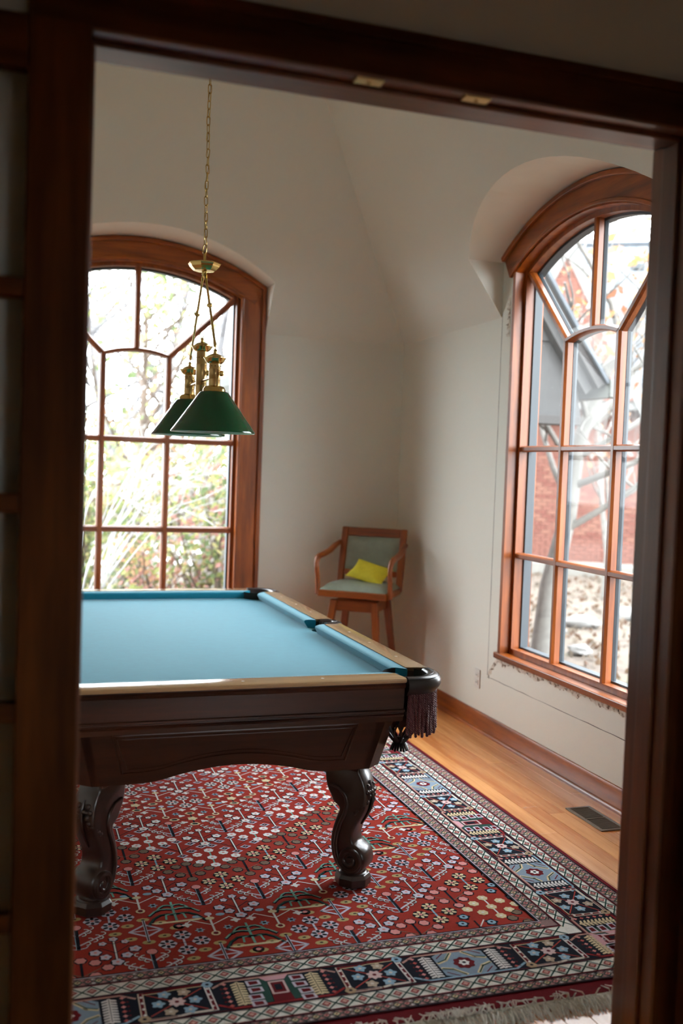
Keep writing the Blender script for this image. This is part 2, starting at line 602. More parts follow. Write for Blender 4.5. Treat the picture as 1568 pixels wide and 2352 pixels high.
    if full_casing:
        for s in (-1, 1):
            mb = MB()
            a0, a1 = sorted((s * 0.700, s * (CW - 0.004)))
            z1a, z1b = arcz(0.70, RG + 0.036), arcz(CW - 0.004, RC - 0.004)
            pts = [(a0, SILL), (a1, SILL), (a1, z1b if s > 0 else z1a), (a0, z1a if s > 0 else z1b)]
            mb.extrude(pts, lambda a, b, t: T(a, b, -0.0205 if t == 0 else -0.001))
            mb.build('side_casing', M['trim_z'], root, fix=True, bevel=0.004)
            mb = MB()
            a0, a1 = sorted((s * (CW - 0.034), s * (CW - 0.005)))
            mb.extrude([(a0, SILL), (a1, SILL), (a1, z1b - 0.004), (a0, z1b + 0.010)] if s > 0 else [(a0, SILL), (a1, SILL), (a1, z1b + 0.010), (a0, z1b - 0.004)], lambda a, b, t: T(a, b, -0.0405 if t == 0 else -0.0195))
            mb.build('side_backband', M['trim_z'], root, fix=True, bevel=0.004)
        mb = MB()
        mb.extrude([(-CW, SILL - 0.03), (CW, SILL - 0.03), (CW, SILL), (-CW, SILL)], lambda a, b, t: T(a, b, -0.06 if t == 0 else 0.0))
        mb.build('window_sill', M['trim_' + gh], root, fix=True, bevel=0.005)
    return root
window('window_1', 'back', 0.216, True, 'arched twelve-pane wooden window behind the brass lamp', 'x')
window('window_2', 'right', 0.238, False, 'arched wooden window with its side casing stripped off', 'y')


# scars of the removed casing on the right wall (children of the wall)
T = place('right')
dirt = mat('old_caulk', S(70, 62, 52), 0.9, var=0.5, vscale=60)
torn_m, nt, b = principled('torn_drywall')
f = noise_fac(nt, 38, 6, (1, 1, 1.4), 0.7)
nt.links.new(ramp(nt, f, [(0.36, S(52, 36, 24)), (0.43, S(130, 108, 86)), (0.48, S(206, 196, 180)), (0.62, S(226, 220, 208))]), b.inputs['Base Color'])
b.inputs['Roughness'].default_value = 0.95
add_bump(nt, b, f, 0.5, 0.004)
random.seed(11)
def scar(a, b, wd, nm, m):
    (u0, v0), (u1, v1) = a, b
    mb = MB()
    n = 24
    d = Vector((u1 - u0, v1 - v0)).normalized()
    s = Vector((-d.y, d.x))
    rings = []
    for i in range(n + 1):
        t = i / n
        j = random.uniform(-0.0012, 0.0012)
        h = wd * random.uniform(0.25, 1.0) / 2
        cu, cv = u0 + (u1 - u0) * t + s.x * j, v0 + (v1 - v0) * t + s.y * j
        rings.append([T(cu + s.x * h, cv + s.y * h, 0), T(cu + s.x * h, cv + s.y * h, -0.001), T(cu - s.x * h, cv - s.y * h, -0.001), T(cu - s.x * h, cv - s.y * h, 0)])
    mb.loft(rings)
    return mb.build(nm, m, wall_right, fix=True)
scar((-0.852, ZW + 0.02), (-0.852, 0.345), 0.0035, 'paint_line', dirt)
scar((-0.852, 0.335), (0.852, 0.335), 0.0035, 'paint_line', dirt)
scar((0.852, ZW + 0.02), (0.852, 0.345), 0.0035, 'paint_line', dirt)
# torn paper strip under the sill and beside the jamb
def torn(u0, v0, u1, v1, base, amp, nm, side):
    mb = MB()
    n = 90
    vs = []
    rr = random.uniform(0, 9)
    for i in range(n + 1):
        t = i / n
        u, v = u0 + (u1 - u0) * t, v0 + (v1 - v0) * t
        h = base + amp * (0.5 + 0.5 * math.sin(t * 37 + rr) * math.sin(t * 11 + 1 + rr)) + random.uniform(0, amp * 0.7)
        vs.append((T(u, v, -0.0022), T(u + side[0] * h, v + side[1] * h, -0.0016), T(u + side[0] * h, v + side[1] * h, 0)))
    pts = [p for r in vs for p in r]
    fs = []
    for i in range(n):
        a = 3 * i
        fs += [(a, a + 3, a + 4, a + 1), (a + 1, a + 4, a + 5, a + 2)]
    mb.add(pts, fs)
    return mb.build(nm, torn_m, wall_right)
torn(-0.74, SILL + 0.004, 0.74, SILL + 0.004, 0.007, 0.026, 'torn_plaster', (0, -1))
torn(-OW - 0.002, 0.46, -OW - 0.002, 2.64, 0.004, 0.012, 'torn_plaster', (-1, 0))
torn(-OW - 0.035, 2.30, -OW - 0.035, 2.52, 0.004, 0.030, 'torn_plaster', (-1, 0))
torn(-0.845, 0.36, -0.74, 0.47, 0.002, 0.02, 'torn_plaster', (0.3, -1))
# stool (sill nosing) of the right window
sm = MB()
sm.extrude([(-0.745, SILL), (0.745, SILL), (0.745, SILL + 0.034), (-0.745, SILL + 0.034)], lambda a, b, t: T(a, b, -0.026 if t == 0 else 0.045))
sl = sm.build('window_sill', M['trim_y'], bpy.data.objects['window_2'], fix=True, bevel=0.006)

# wall outlet
ox = empty('wall_outlet', (XR - 0.004, 5.313, 0.30))
tag(ox, 'white duplex wall outlet below the stripped window', 'outlet')
mb = MB(); mb.box(XR - 0.006, XR - 0.0003, 5.278, 5.348, 0.243, 0.357); mb.build('cover_plate', M['white_plastic'], ox, bevel=0.003)
for dz in (-0.022, 0.022):
    mb = MB(); mb.box(XR - 0.009, XR - 0.0058, 5.297, 5.329, 0.30 + dz - 0.014, 0.30 + dz + 0.014)
    so = mb.build('socket', M['white_plastic'], ox, bevel=0.003)
    mb = MB()
    for dy in (-0.007, 0.007):
        mb.box(XR - 0.0096, XR - 0.0088, 5.313 + dy - 0.0015, 5.313 + dy + 0.0015, 0.30 + dz - 0.005, 0.30 + dz + 0.006)
    mb.build('slot_shade', M['black'], so)  # black blocks painted as the dark inside the slots

# ------------------------------------------------------------------ doorway
JY0, JY1 = 2.0, 2.16
tr = empty('trim_1', (0.83, 2.08, 0))
struct(tr, 'dark wooden door frame in the foreground')
mb = MB(); mb.box(DX0, 0.137, JY0, JY1, 0, 2.346); mb.build('side_jamb', M['jamb_z'], tr, bevel=0.003)
mb = MB(); mb.box(1.513, DX1, JY0, JY1, 0, 2.346); mb.build('side_jamb', M['jamb_z'], tr, bevel=0.003)
mb = MB(); mb.box(DX0, DX1, JY0, JY1, 2.346, 2.36); mb.build('head_jamb', M['jamb_x'], tr, bevel=0.004)
mb = MB(); mb.box(0.1371, 0.147, 2.045, 2.105, 0, 2.335); mb.build('door_stop', M['jamb_z'], tr, bevel=0.003)
mb = MB(); mb.box(1.503, 1.5129, 2.045, 2.105, 0, 2.335); mb.build('door_stop', M['jamb_z'], tr, bevel=0.003)
mb = MB(); mb.box(0.1371, 1.5129, 2.045, 2.105, 2.335, 2.3459); mb.build('door_stop', M['jamb_x'], tr, bevel=0.003)
mb = MB(); mb.box(0.02, 1.64, 1.998, 2.0195, 2.350, 2.448); mb.build('head_casing', M['door_x'], tr, bevel=0.004)
mb = MB(); mb.box(0.018, 1.642, 1.988, 1.9979, 2.425, 2.450); mb.build('casing_backband', M['door_x'], tr, bevel=0.004)
mb = MB(); mb.box(0.022, 0.130, 1.998, 2.0195, 0, 2.3499); mb.build('side_casing', M['door_z'], tr, bevel=0.004)
mb = MB(); mb.box(1.520, 1.640, 1.998, 2.0195, 0, 2.3499); mb.build('side_casing', M['door_z'], tr, bevel=0.004)
M['catch'] = mat('satin_brass', (0.72, 0.55, 0.26), 0.42, 1.0)
for xx in (0.705, 0.955):
    mb = MB(); mb.box(xx - 0.030, xx + 0.030, 2.004, 2.034, 2.3405, 2.3458)
    bc = mb.build('catch_plate', M['catch'], tr, bevel=0.001)
    mb = MB(); mb.ball((xx, 2.020, 2.3402), 0.005)
    mb.build('catch_socket', M['brass_dull'], bc, smooth=60)

def french_door(name, M4, label, mirror):
    """leaf in its own frame: x 0 (hinge edge) .. W, y 0..0.04, z"""
    root = empty(name, M4.to_translation())
    struct(root, label)
    W, sw, th = 0.70, 0.113, 0.040
    def bx(x0, x1, z0, z1, nm, m, y0=0.0, y1=th, bev=0.003):
        mb = MB(); mb.box(x0, x1, y0, y1, z0, z1); mb.xform(M4)
        return mb.build(nm, m, root, bevel=bev, fix=True)
    bx(0, sw, 0.012, 2.335, 'stile', M['door_z'])
    bx(W - sw, W, 0.012, 2.335, 'stile', M['door_z'])
    hx = 'door_x' if abs(M4[0][0]) > 0.5 else 'door_y'
    bx(sw + 0.0005, W - sw - 0.0005, 2.238, 2.335, 'top_rail', M[hx])
    bx(sw + 0.0005, W - sw - 0.0005, 0.012, 0.235, 'bottom_rail', M[hx])
    zs = [0.235, 0.638, 1.045, 1.4415, 1.841, 2.238]
    for z in zs[1:-1]:
        bx(sw + 0.0005, W - sw - 0.0005, z - 0.018, z + 0.018, 'muntin', M[hx], 0.004, 0.036)
    for a, b_ in zip(zs[:-1], zs[1:]):
        bx(sw, W - sw, a, b_, 'pane', M['glass'], 0.0185, 0.0215, None)
    return root
french_door('door_1', Matrix.Translation((0.134, 1.985, 0)) @ Matrix.Rotation(PI, 4, 'Z'), 'dark wooden glazed door folded open against the wall', False)
french_door('door_2', Matrix.Translation((1.605, 1.975, 0)) @ Matrix.Rotation(-PI / 2, 4, 'Z') @ Matrix.Scale(-1, 4, (0, 1, 0)) , 'dark wooden glazed door standing open at the right edge', True)

# ------------------------------------------------------------------ pool table
TX, TY, HWX, HLY = 0.76, 4.435, 0.73, 1.245
ZTOP, ZBED = 0.80, 0.757
M['cloth'] = mat('table_cloth', S(14, 118, 140), 0.9, var=0.05, vscale=30, bump=0.06, bscale=900, sheen=0.46, spec=0.3)
M['cloth'].node_tree.nodes['Principled BSDF'].inputs['Sheen Tint'].default_value = (0.70, 0.92, 1.0, 1)
M['leather'] = mat('black_leather', S(38, 28, 28), 0.28, bump=0.05, bscale=120)
M['cord'] = mat('maroon_cord', S(104, 50, 60), 0.6, var=0.3, vscale=300, sheen=0.8)
M['pearl'] = mat('pearl_inlay', S(220, 214, 200), 0.3)
table = empty("pool_table", (TX, TY, 0.013))
tag(table, 'pool table with teal cloth, mahogany cabinet and carved scroll legs', 'pool table')

RW = 0.088     # wood rail width
CN = 0.050     # cushion width
# bed cloth with pocket cut-outs
def arcpts(cx, cy, r, a0, a1, n=10):
    return [(cx + r * math.cos(math.radians(a0 + (a1 - a0) * i / n)), cy + r * math.sin(math.radians(a0 + (a1 - a0) * i / n))) for i in range(n + 1)]
ix, iy = HWX - RW + 0.0, HLY - RW + 0.0
pk = 0.100
sp = 0.055
bed = []
bed += arcpts(ix, -iy, pk, 180, 90)
bed += arcpts(ix + 0.02, 0, sp, 250, 110)
bed += arcpts(ix, iy, pk, 270, 180)
bed += arcpts(-ix, iy, pk, 0, -90)
bed += arcpts(-ix - 0.02, 0, sp, 70, -70)
bed += arcpts(-ix, -iy, pk, 90, 0)
mb = MB()
mb.extrude(bed, lambda a, b, t: (TX + a, TY + b, ZBED - 0.028 if t == 0 else ZBED))
mb.build('bed_cloth', M['cloth'], table, fix=True)

# rails: profile in (outward offset, z)
rprof = [(-RW, 0.800), (-0.008, 0.800), (-0.002, 0.797), (0.0, 0.792), (-0.002, 0.786), (-0.009, 0.784), (-0.009, 0.780), (-0.004, 0.775), (-0.006, 0.768),
         (-0.012, 0.762), (-0.014, 0.700), (-0.014, 0.690), (-0.006, 0.687), (-0.006, 0.681), (-0.013, 0.678), (-0.013, 0.674), (-0.009, 0.670), (-0.016, 0.662), (-0.018, 0.645), (-RW, 0.645)]
cprof = [(0.0, 0.7985), (-0.030, 0.798), (-0.044, 0.7955), (-CN, 0.791), (-CN, 0.785), (-0.034, ZBED + 0.0008), (0.0, ZBED + 0.0008)]
def rail(fn, s0, s1, c0, c1, n0, n1, mtop, sights):
    """fn(off, s, z): off outward from the outer face, s along the rail"""
    mb = MB()
    k = 0.012
    rings = []
    for s, sg in ((s0, 1), (s1, -1)):
        rings.append([fn(o, s + sg * k * (-o / RW if True else 0), z) for o, z in rprof])
    mb.loft(rings)
    # two materials on one moulding: top colour paled for the wall it reflects
    me_o = mb.build('rail', M['mahog_' + mtop], table, fix=True, smooth=30)
    mt = MB()
    mt.loft([[fn(o, s + sg * k * (-o / RW), z) for o, z in [(-RW, 0.7903), (-RW, 0.8012), (-0.008, 0.8012), (-0.001, 0.798), (0.0012, 0.792), (-0.002, 0.7848), (-0.009, 0.7842)]] for s, sg in ((s0, 1), (s1, -1))])
    mt.build('rail_top', M['rail_' + mtop], me_o, fix=True, smooth=30)
    for s in sights:
        d = MB()
        c = fn(-RW * 0.5, s, 0.8014)
        d.lathe([(0.0, 0.0003), (0.0055, 0.0003), (0.0058, -0.0004)], 12, c)
        d.build('sight', M['pearl'], me_o)
    cu = MB()
    rings = []
    m0, m1 = s0 + c0, s1 - c1
    for s, cc in ((m0, n0), (m1, -n1)):
        rings.append([fn(o - RW + 0.0005, s + cc * (-o / CN), z) for o, z in cprof])
    cu.loft(rings)
    cu.build('cushion', M['cloth'], table, fix=True, smooth=40)
ex = 0.575
q3 = [-0.36, 0.0, 0.36]
rail(lambda o, s, z: (TX + s, TY - HLY - o, z), -ex, ex, -0.005, -0.005, 0.055, 0.055, 'x', [-0.28, 0.0, 0.28])
rail(lambda o, s, z: (TX - s, TY + HLY + o, z), -ex, ex, -0.005, -0.005, 0.055, 0.055, 'x', [-0.28, 0.0, 0.28])
ey = HLY - 0.165
for sg in (1, -1):
    f_ = (lambda o, s, z: (TX + HWX + o, TY + s, z)) if sg == 1 else (lambda o, s, z: (TX - HWX - o, TY - s, z))
    rail(f_, -ey, -0.066, -0.005, -0.004, 0.055, 0.026, 'y', [-ey + 0.22, -0.56, -0.30])
    rail(f_, 0.066, ey, -0.004, -0.005, 0.026, 0.055, 'y', [0.30, 0.56, ey - 0.22])

# pockets
strand_cache = {}
def strand_mesh(kind):
    if kind in strand_cache:
        return strand_cache[kind]
    L = [0.135, 0.150, 0.142, 0.128][kind]
    mb = MB()
    n = 44
    for ph in (0, PI):
        path = [(0.0028 * math.cos(ph + 2 * PI * 9 * i / n), 0.0028 * math.sin(ph + 2 * PI * 9 * i / n), -L * i / n) for i in range(n + 1)]
        mb.tube(path, 0.0032, 5)
    mb.ball((0, 0, -L), 0.0056, 6, 4)
    me = mb.mesh('tassel_cord', 60)
    me.materials.append(M['cord'])
    strand_cache[kind] = me
    return me

def pocket(c, a0, a1, R, detail, ext=0.03):
    """leather rim sweeping from a0 to a1 (degrees) around c"""
    cx, cy = c
    n = 22
    path = []
    A = [math.radians(a0 + (a1 - a0) * i / n) for i in range(n + 1)]
    t0 = Vector((math.sin(A[0]), -math.cos(A[0]), 0)) * ext
    t1 = Vector((-math.sin(A[-1]), math.cos(A[-1]), 0)) * ext
    pts = [Vector((cx + R * math.cos(a), cy + R * math.sin(a), 0)) for a in A]
    pts = [pts[0] + t0] + pts + [pts[-1] + t1]
    outs = [Vector((math.cos(a), math.sin(a), 0)) for a in [A[0]] + A + [A[-1]]]
    sec = [(-0.040, 0.750), (-0.040, 0.793), (-0.036, 0.800), (-0.024, 0.8035), (-0.010, 0.8030), (0.000, 0.799), (0.0085, 0.790), (0.0125, 0.778), (0.0115, 0.766), (0.006, 0.755), (-0.002, 0.747), (-0.006, 0.738), (-0.018, 0.736)]
    mb = MB()
    mb.loft([[p + o * d + Vector((0, 0, z)) for d, z in sec] for p, o in zip(pts, outs)])
    pk_o = mb.build('pocket', M['leather'], table, fix=True, smooth=50)
    # stitched seams
    for d, z in ((-0.016, 0.8042), (0.0040, 0.7962)):
        mb = MB()
        mb.tube([p + o * d + Vector((0, 0, z)) for p, o in zip(pts, outs)], 0.0012, 5)
        mb.build('seam', M['leather'], pk_o, smooth=60)
    # dark liner under the opening
    mb = MB()
    rin = R - 0.036
    mb.lathe([(rin, 0.052), (rin, 0.0), (rin * 0.8, -0.06), (0.0, -0.065)], 24, (cx, cy, 0.744))
    mb.build('pocket_liner', M['black'], pk_o, fix=True, smooth=60)
    if not detail:
        return pk_o
    # hanging cords
    random.seed(int(abs(cx) * 100 + abs(cy) * 10))
    m = 46 if detail == 2 else 14
    for i in range(m):
        t = (i + 0.5) / m
        a = math.radians(a0 - 14 + (a1 - a0 + 28) * t)
        rr = R - 0.012 + (0.006 if i % 2 else 0.0)
        so = bpy.data.objects.new('tassel_cord', strand_mesh(random.randrange(4)))
        link(so, pk_o)
        so.location = (cx + rr * math.cos(a), cy + rr * math.sin(a), 0.741)
        so.rotation_euler = (random.uniform(-0.05, 0.05), random.uniform(-0.05, 0.05), random.uniform(0, 6))
    # leather net: crossing straps gathered at the bottom
    mb = MB()
    ns = 9
    bx, by = cx - 0.012 * math.cos(math.radians((a0 + a1) / 2)), cy - 0.012 * math.sin(math.radians((a0 + a1) / 2))
    for i in range(ns):
        for sgn in (1, -1):
            pth, th = [], []
            for k in range(13):
                t = k / 12
                ang = 2 * PI * i / ns + sgn * 1.25 * t
                rad = 0.072 * (1 - 0.35 * t * t) if t < 0.55 else 0.072 * (1 - 0.35 * 0.3025) * (1 - ((t - 0.55) / 0.45) ** 1.5 * 0.72)
                pth.append((bx + rad * math.cos(ang), by + rad * math.sin(ang), 0.722 - 0.180 * t))
            mb.tube(pth, 0.0066, 5, flat=0.4)
    # gathered end
    for i in range(18):
        ang = 2 * PI * i / 18
        p0 = Vector((bx + 0.016 * math.cos(ang), by + 0.016 * math.sin(ang), 0.545))
        p1 = Vector((bx + 0.033 * math.cos(ang), by + 0.033 * math.sin(ang), 0.512 + random.uniform(-0.004, 0.004)))
        mb.tube([p0, (p0 + p1) / 2 + Vector((0, 0, 0.004)), p1], [0.006, 0.0055, 0.0045], 5, flat=0.6)
    mb.ball((bx, by, 0.547), 0.020, 10, 6, (1, 1, 0.7))
    mb.build('pocket_net', M['leather'], pk_o, smooth=60)
    return pk_o
cc = 0.115
pr = 0.118
corner = [((TX + HWX - cc, TY - HLY + cc), -90, 0, 2), ((TX + HWX - cc, TY + HLY - cc), 0, 90, 1), ((TX - HWX + cc, TY + HLY - cc), 90, 180, 1), ((TX - HWX + cc, TY - HLY + cc), 180, 270, 1)]
for c, a0, a1, d in corner:
    pocket(c, a0, a1, pr, d, 0.036)
pocket((TX + HWX - 0.050, TY), -80, 80, 0.062, 1, 0.030)
pocket((TX - HWX + 0.050, TY), 100, 260, 0.062, 1, 0.030)

# cabinet (apron): four slanted panels with shaped lower edges and chamfered corners
ZA, ZB = 0.645, 0.458
def curve_low(s, half):
    """lower edge height along the panel, s in -half..half"""
    a = abs(s) / half
    if a > 0.72:
        return ZB
    if a > 0.50:
        t = (0.72 - a) / 0.22
        return ZB + 0.012 * t * t
    t = 1 - a / 0.50
    return ZB + 0.012 + 0.036 * (math.sin(t * PI / 2)) ** 0.9
def apron(fn, ha, hb, grain):
    """fn(s, depth, z): depth inward from the panel face"""
    tilt = lambda z: 0.040 * (ZA - z) / (ZA - ZB)
    n = 40
    wid = lambda z: hb + (ha - hb) * (z - ZB) / (ZA - ZB)
    low = []
    for i in range(n + 1):
        s = -1 + 2 * i / n
        z = curve_low(s, 1.0)
        low.append((s * wid(z), z))
    outl = low + [(ha, ZA), (-ha, ZA)]
    mb = MB()
    mb.extrude(outl, lambda s, z, t: fn(s, tilt(z) + (0.0 if t == 0 else 0.028), z))
    pn = mb.build('apron_panel', M['mahog_' + grain], table, fix=True)
    # moulded frame on the panel
    for ins, wd, dep in ((0.0, 0.007, 0.005), (0.014, 0.004, 0.0035)):
        loop = []
        x0 = ha * 0.80 - ins
        x1 = hb * 0.80 - ins
        zt = ZA - 0.012 - ins
        for i in range(n + 1):
            s = -1 + 2 * i / n
            z = curve_low(s * 0.80 , 1.0) + 0.040 + ins
            loop.append((s * x1, z))
        loop += [(x0, zt), (-x0, zt)]
        loop = [(s, z) for s, z in loop]
        mb = MB()
        pth = [Vector(fn(s, tilt(z) - dep * 0.2, z)) for s, z in loop]
        dense = []
        for a, b_ in zip(pth, pth[1:] + pth[:1]):
            k = max(1, int((b_ - a).length / 0.03))
            dense += [a + (b_ - a) * (j / k) for j in range(k)]
        mb.tube(dense, wd * 0.6, 6, closed=True)
        mb.build('panel_moulding', M['mahog_' + grain], pn, smooth=50)
ax_, ay_ = 0.545, 1.085
yA = HLY - 0.055
xA = HWX - 0.150
apron(lambda s, d, z: (TX + s, TY - yA + d, z), 0.525, 0.482, 'x')
apron(lambda s, d, z: (TX - s, TY + yA - d, z), 0.525, 0.482, 'x')
apron(lambda s, d, z: (TX + xA - d * 1.2, TY + s, z), yA - 0.045, yA - 0.082, 'y')
apron(lambda s, d, z: (TX - xA + d * 1.2, TY - s, z), yA - 0.045, yA - 0.082, 'y')
for sx in (1, -1):
    for sy in (1, -1):
        def cp(px, py, z):
            return (TX + sx * px, TY + sy * py, z)
        mb = MB()
        a, b_ = 0.525, yA
        top = [(a - 0.03, b_), (a, b_), (xA, b_ - 0.045), (xA, b_ - 0.08), (a - 0.03, b_ - 0.08)]
        a2, b2 = 0.482, yA - 0.040
        bot = [(a2 - 0.03, b2), (a2, b2), (xA - 0.048, b2 - 0.042), (xA - 0.048, b2 - 0.08), (a2 - 0.03, b2 - 0.08)]
        mb.loft([[cp(px, py, ZB) for px, py in bot], [cp(px, py, ZA) for px, py in top]])
        mb.build('corner_post', M['mahog_z'], table, fix=True, bevel=0.002)
# slate support hidden between rails and apron
mb = MB(); mb.box(TX - HWX + 0.1, TX + HWX - 0.1, TY - HLY + 0.1, TY + HLY - 0.1, 0.60, ZBED - 0.03)
mb.build('slate_frame', M['mahog_x'], table)

# carved legs.  Outline in (d, z): d points outwards along the diagonal
scr_c = (0.004, 0.1165)
leg_out = [(-0.112, 0.452), (-0.111, 0.398), (-0.102, 0.362), (-0.084, 0.334), (-0.078, 0.316), (-0.052, 0.300), (-0.050, 0.288), (-0.057, 0.272), (-0.068, 0.240),
           (-0.078, 0.200), (-0.081, 0.165), (-0.077, 0.130), (-0.067, 0.100), (-0.050, 0.078), (-0.030, 0.066), (0.000, 0.062), (0.026, 0.066), (0.046, 0.080), (0.057, 0.102), (0.058, 0.124),
           (0.050, 0.146), (0.034, 0.161), (0.016, 0.170), (0.008, 0.182), (0.007, 0.204), (0.014, 0.230), (0.030, 0.258), (0.046, 0.288), (0.056, 0.322), (0.058, 0.356), (0.052, 0.388),
           (0.040, 0.415), (0.028, 0.435), (0.022, 0.452)]
def smooth_loop(P, it=2):
    for _ in range(it):
        Q = []
        for i in range(len(P)):
            a, b_ = P[i], P[(i + 1) % len(P)]
            Q += [(0.75 * a[0] + 0.25 * b_[0], 0.75 * a[1] + 0.25 * b_[1]), (0.25 * a[0] + 0.75 * b_[0], 0.25 * a[1] + 0.75 * b_[1])]
        P = Q
    return P
def leg(sx, sy, px, py):
    dd = Vector((sx, sy, 0)).normalized()
    nn = Vector((-sy * sx * sx, 0, 0))
    nn = Vector((-dd.y, dd.x, 0))
    org = Vector((px, py, 0.0))
    P3 = lambda d, w_, z: org + dd * d + nn * w_ + Vector((0, 0, z))
    out = smooth_loop(leg_out, 1)
    # inset copy for a rounded edge
    def inset(P, k):
        cx = sum(p[0] for p in P) / len(P)
        Q = []
        for i in range(len(P)):
            a, b_ = Vector(P[i - 1]), Vector(P[(i + 1) % len(P)])
            t = (b_ - a)
            t = t.normalized() if t.length > 1e-9 else Vector((1, 0))
            nrm = Vector((-t.y, t.x))
            Q.append((P[i][0] + nrm.x * k, P[i][1] + nrm.y * k))
        return Q
    # orientation: outline runs down the inner side first => left normal points inward
    hw = 0.046
    mb = MB()
    in1, in2 = inset(out, 0.004), inset(out, 0.011)
    rings = [[P3(d, -hw, z) for d, z in in2], [P3(d, -hw + 0.003, z) for d, z in in1], [P3(d, -hw + 0.010, z) for d, z in out],
             [P3(d, hw - 0.010, z) for d, z in out], [P3(d, hw - 0.003, z) for d, z in in1], [P3(d, hw, z) for d, z in in2]]
    mb.loft(rings)
    lg = mb.build('leg', M['carved'], table, fix=True, smooth=48)
    for side in (-1, 1):
        # rope line following the inner edge and curling into the scroll
        y_ = side * (hw + 0.001)
        pth = [(-0.086, 0.380), (-0.050, 0.372), (-0.022, 0.345), (-0.016, 0.318), (-0.022, 0.285), (-0.040, 0.245), (-0.052, 0.205), (-0.056, 0.165), (-0.050, 0.125), (-0.036, 0.096), (-0.018, 0.080)]
        for i in range(30):
            t = i / 29
            ang = math.radians(-125 + 560 * t)
            r = 0.0425 * (1 - t) ** 0.75 + 0.004
            pth.append((scr_c[0] + r * math.cos(ang), scr_c[1] + r * math.sin(ang)))
        pth = [P3(d, y_, z) for d, z in pth]
        sm = []
        for i in range(len(pth) - 1):
            sm += [pth[i], (pth[i] + pth[i + 1]) / 2]
        sm.append(pth[-1])
        k = len(sm)
        mb = MB()
        mb.tube(sm, [0.0065 + 0.0025 * min(1, i / 20) for i in range(k)], 7)
        mb.build('scroll_line', M['carved'], lg, smooth=60)
        # raised scroll disc
        mb = MB()
        n = 26
        R1 = [0.044, 0.044, 0.040, 0.030, 0.026, 0.014, 0.010]
        W1 = [0.0, 0.011, 0.016, 0.016, 0.007, 0.007, 0.015]
        rings = [[P3(scr_c[0] + r * math.cos(2 * PI * j / n), side * (hw - 0.004 + w_), scr_c[1] + r * math.sin(2 * PI * j / n)) for j in range(n)] for r, w_ in zip(R1, W1)]
        mb.loft(rings)
        mb.build('scroll', M['carved'], lg, fix=True, smooth=45)
    # carved blossom, leaf and bead trail on the knee
    mb = MB()
    for side in (-1, 1):
        for (d0, w0, z0, r0) in [(0.050, 0.020, 0.385, 0.011), (0.054, 0.031, 0.367, 0.010), (0.056, 0.020, 0.350, 0.011), (0.060, 0.010, 0.368, 0.010), (0.058, 0.020, 0.368, 0.008)]:
            mb.ball(P3(d0, side * w0, z0), r0, 8, 5)
        for i in range(7):
            t = i / 6
            mb.ball(P3(0.054 - 0.044 * t, side * (0.026 - 0.006 * t), 0.330 - 0.085 * t), 0.010 * (1 - 0.5 * t), 7, 5)
        for i in range(4):
            mb.ball(P3(0.046 - 0.010 * i, side * (0.036 + 0.002 * i), 0.318 - 0.010 * i), 0.010, 7, 5, (1, 1, 0.7))
    mb.tube([P3(0.049, 0, 0.405), P3(0.062, 0, 0.375), P3(0.0645, 0, 0.345), P3(0.058, 0, 0.305), P3(0.040, 0, 0.268), P3(0.022, 0, 0.238)], [0.003, 0.006, 0.0065, 0.006, 0.005, 0.003], 6)
    mb.build('knee_carving', M['carved'], lg, smooth=60)
    # turned neck and octagonal foot
    mb = MB()
    fc = org + dd * -0.004
    mb.lathe([(0.040, 0.072), (0.046, 0.066), (0.046, 0.060), (0.052, 0.056), (0.056, 0.050)], 24, (fc.x, fc.y, 0.012 - 0.008))
    mb.build('foot_neck', M['carved'], lg, smooth=50)
    mb = MB()
    a8 = PI / 8
    mb.loft([[(fc.x + r * math.cos(a8 + PI / 4 * j), fc.y + r * math.sin(a8 + PI / 4 * j), z) for j in range(8)] for r, z in ((0.055, 0.0135), (0.066, 0.019), (0.067, 0.046), (0.058, 0.060))])
    mb.build('foot_pad', M['carved'], lg, fix=True, bevel=0.003)
    # upper block tying the leg to the cabinet
    mb = MB()
    mb.loft([[P3(d, w_, z) for d, w_ in ((-0.085, -0.048), (0.020, -0.048), (0.020, 0.048), (-0.085, 0.048))] for z in (0.440, 0.480)])
    mb.build('leg_block', M['mahog_z'], lg, fix=True, bevel=0.003)
LX, LY = 0.466, 1.078
for sx in (1, -1):
    for sy in (1, -1):
        leg(sx, sy, TX + sx * LX, TY + sy * LY)

# ------------------------------------------------------------------ rug
RX, RY0, RY1 = 0.774, 2.461, 6.050
RHW = 1.386
RZ = 0.010
C_RED, C_DEEP = S(162, 48, 36), S(106, 12, 24)
C_WHITE, C_CREAM, C_PINK = S(244, 240, 238), S(232, 212, 172), S(226, 150, 148)
C_NAVY, C_GREEN, C_SEA = S(14, 19, 34), S(40, 74, 66), S(130, 176, 162)
C_BLUE, C_GREY, C_LAV = S(152, 184, 206), S(128, 106, 90), S(216, 210, 226)
C_GOLD = S(190, 168, 116)
M['rug'] = attr_mat('rug_wool', 1.0, sheen=0.0, bump=0.6, bscale=420, var=0.30)
rug_mb = MB()
rug_mb.box(RX - RHW, RX + RHW, RY0, RY1, 0.0005, RZ, C_DEEP)
rug = rug_mb.build('rug', M['rug'], bevel=0.004)
tag(rug, 'red oriental rug with navy patterned border under the pool table', 'rug')

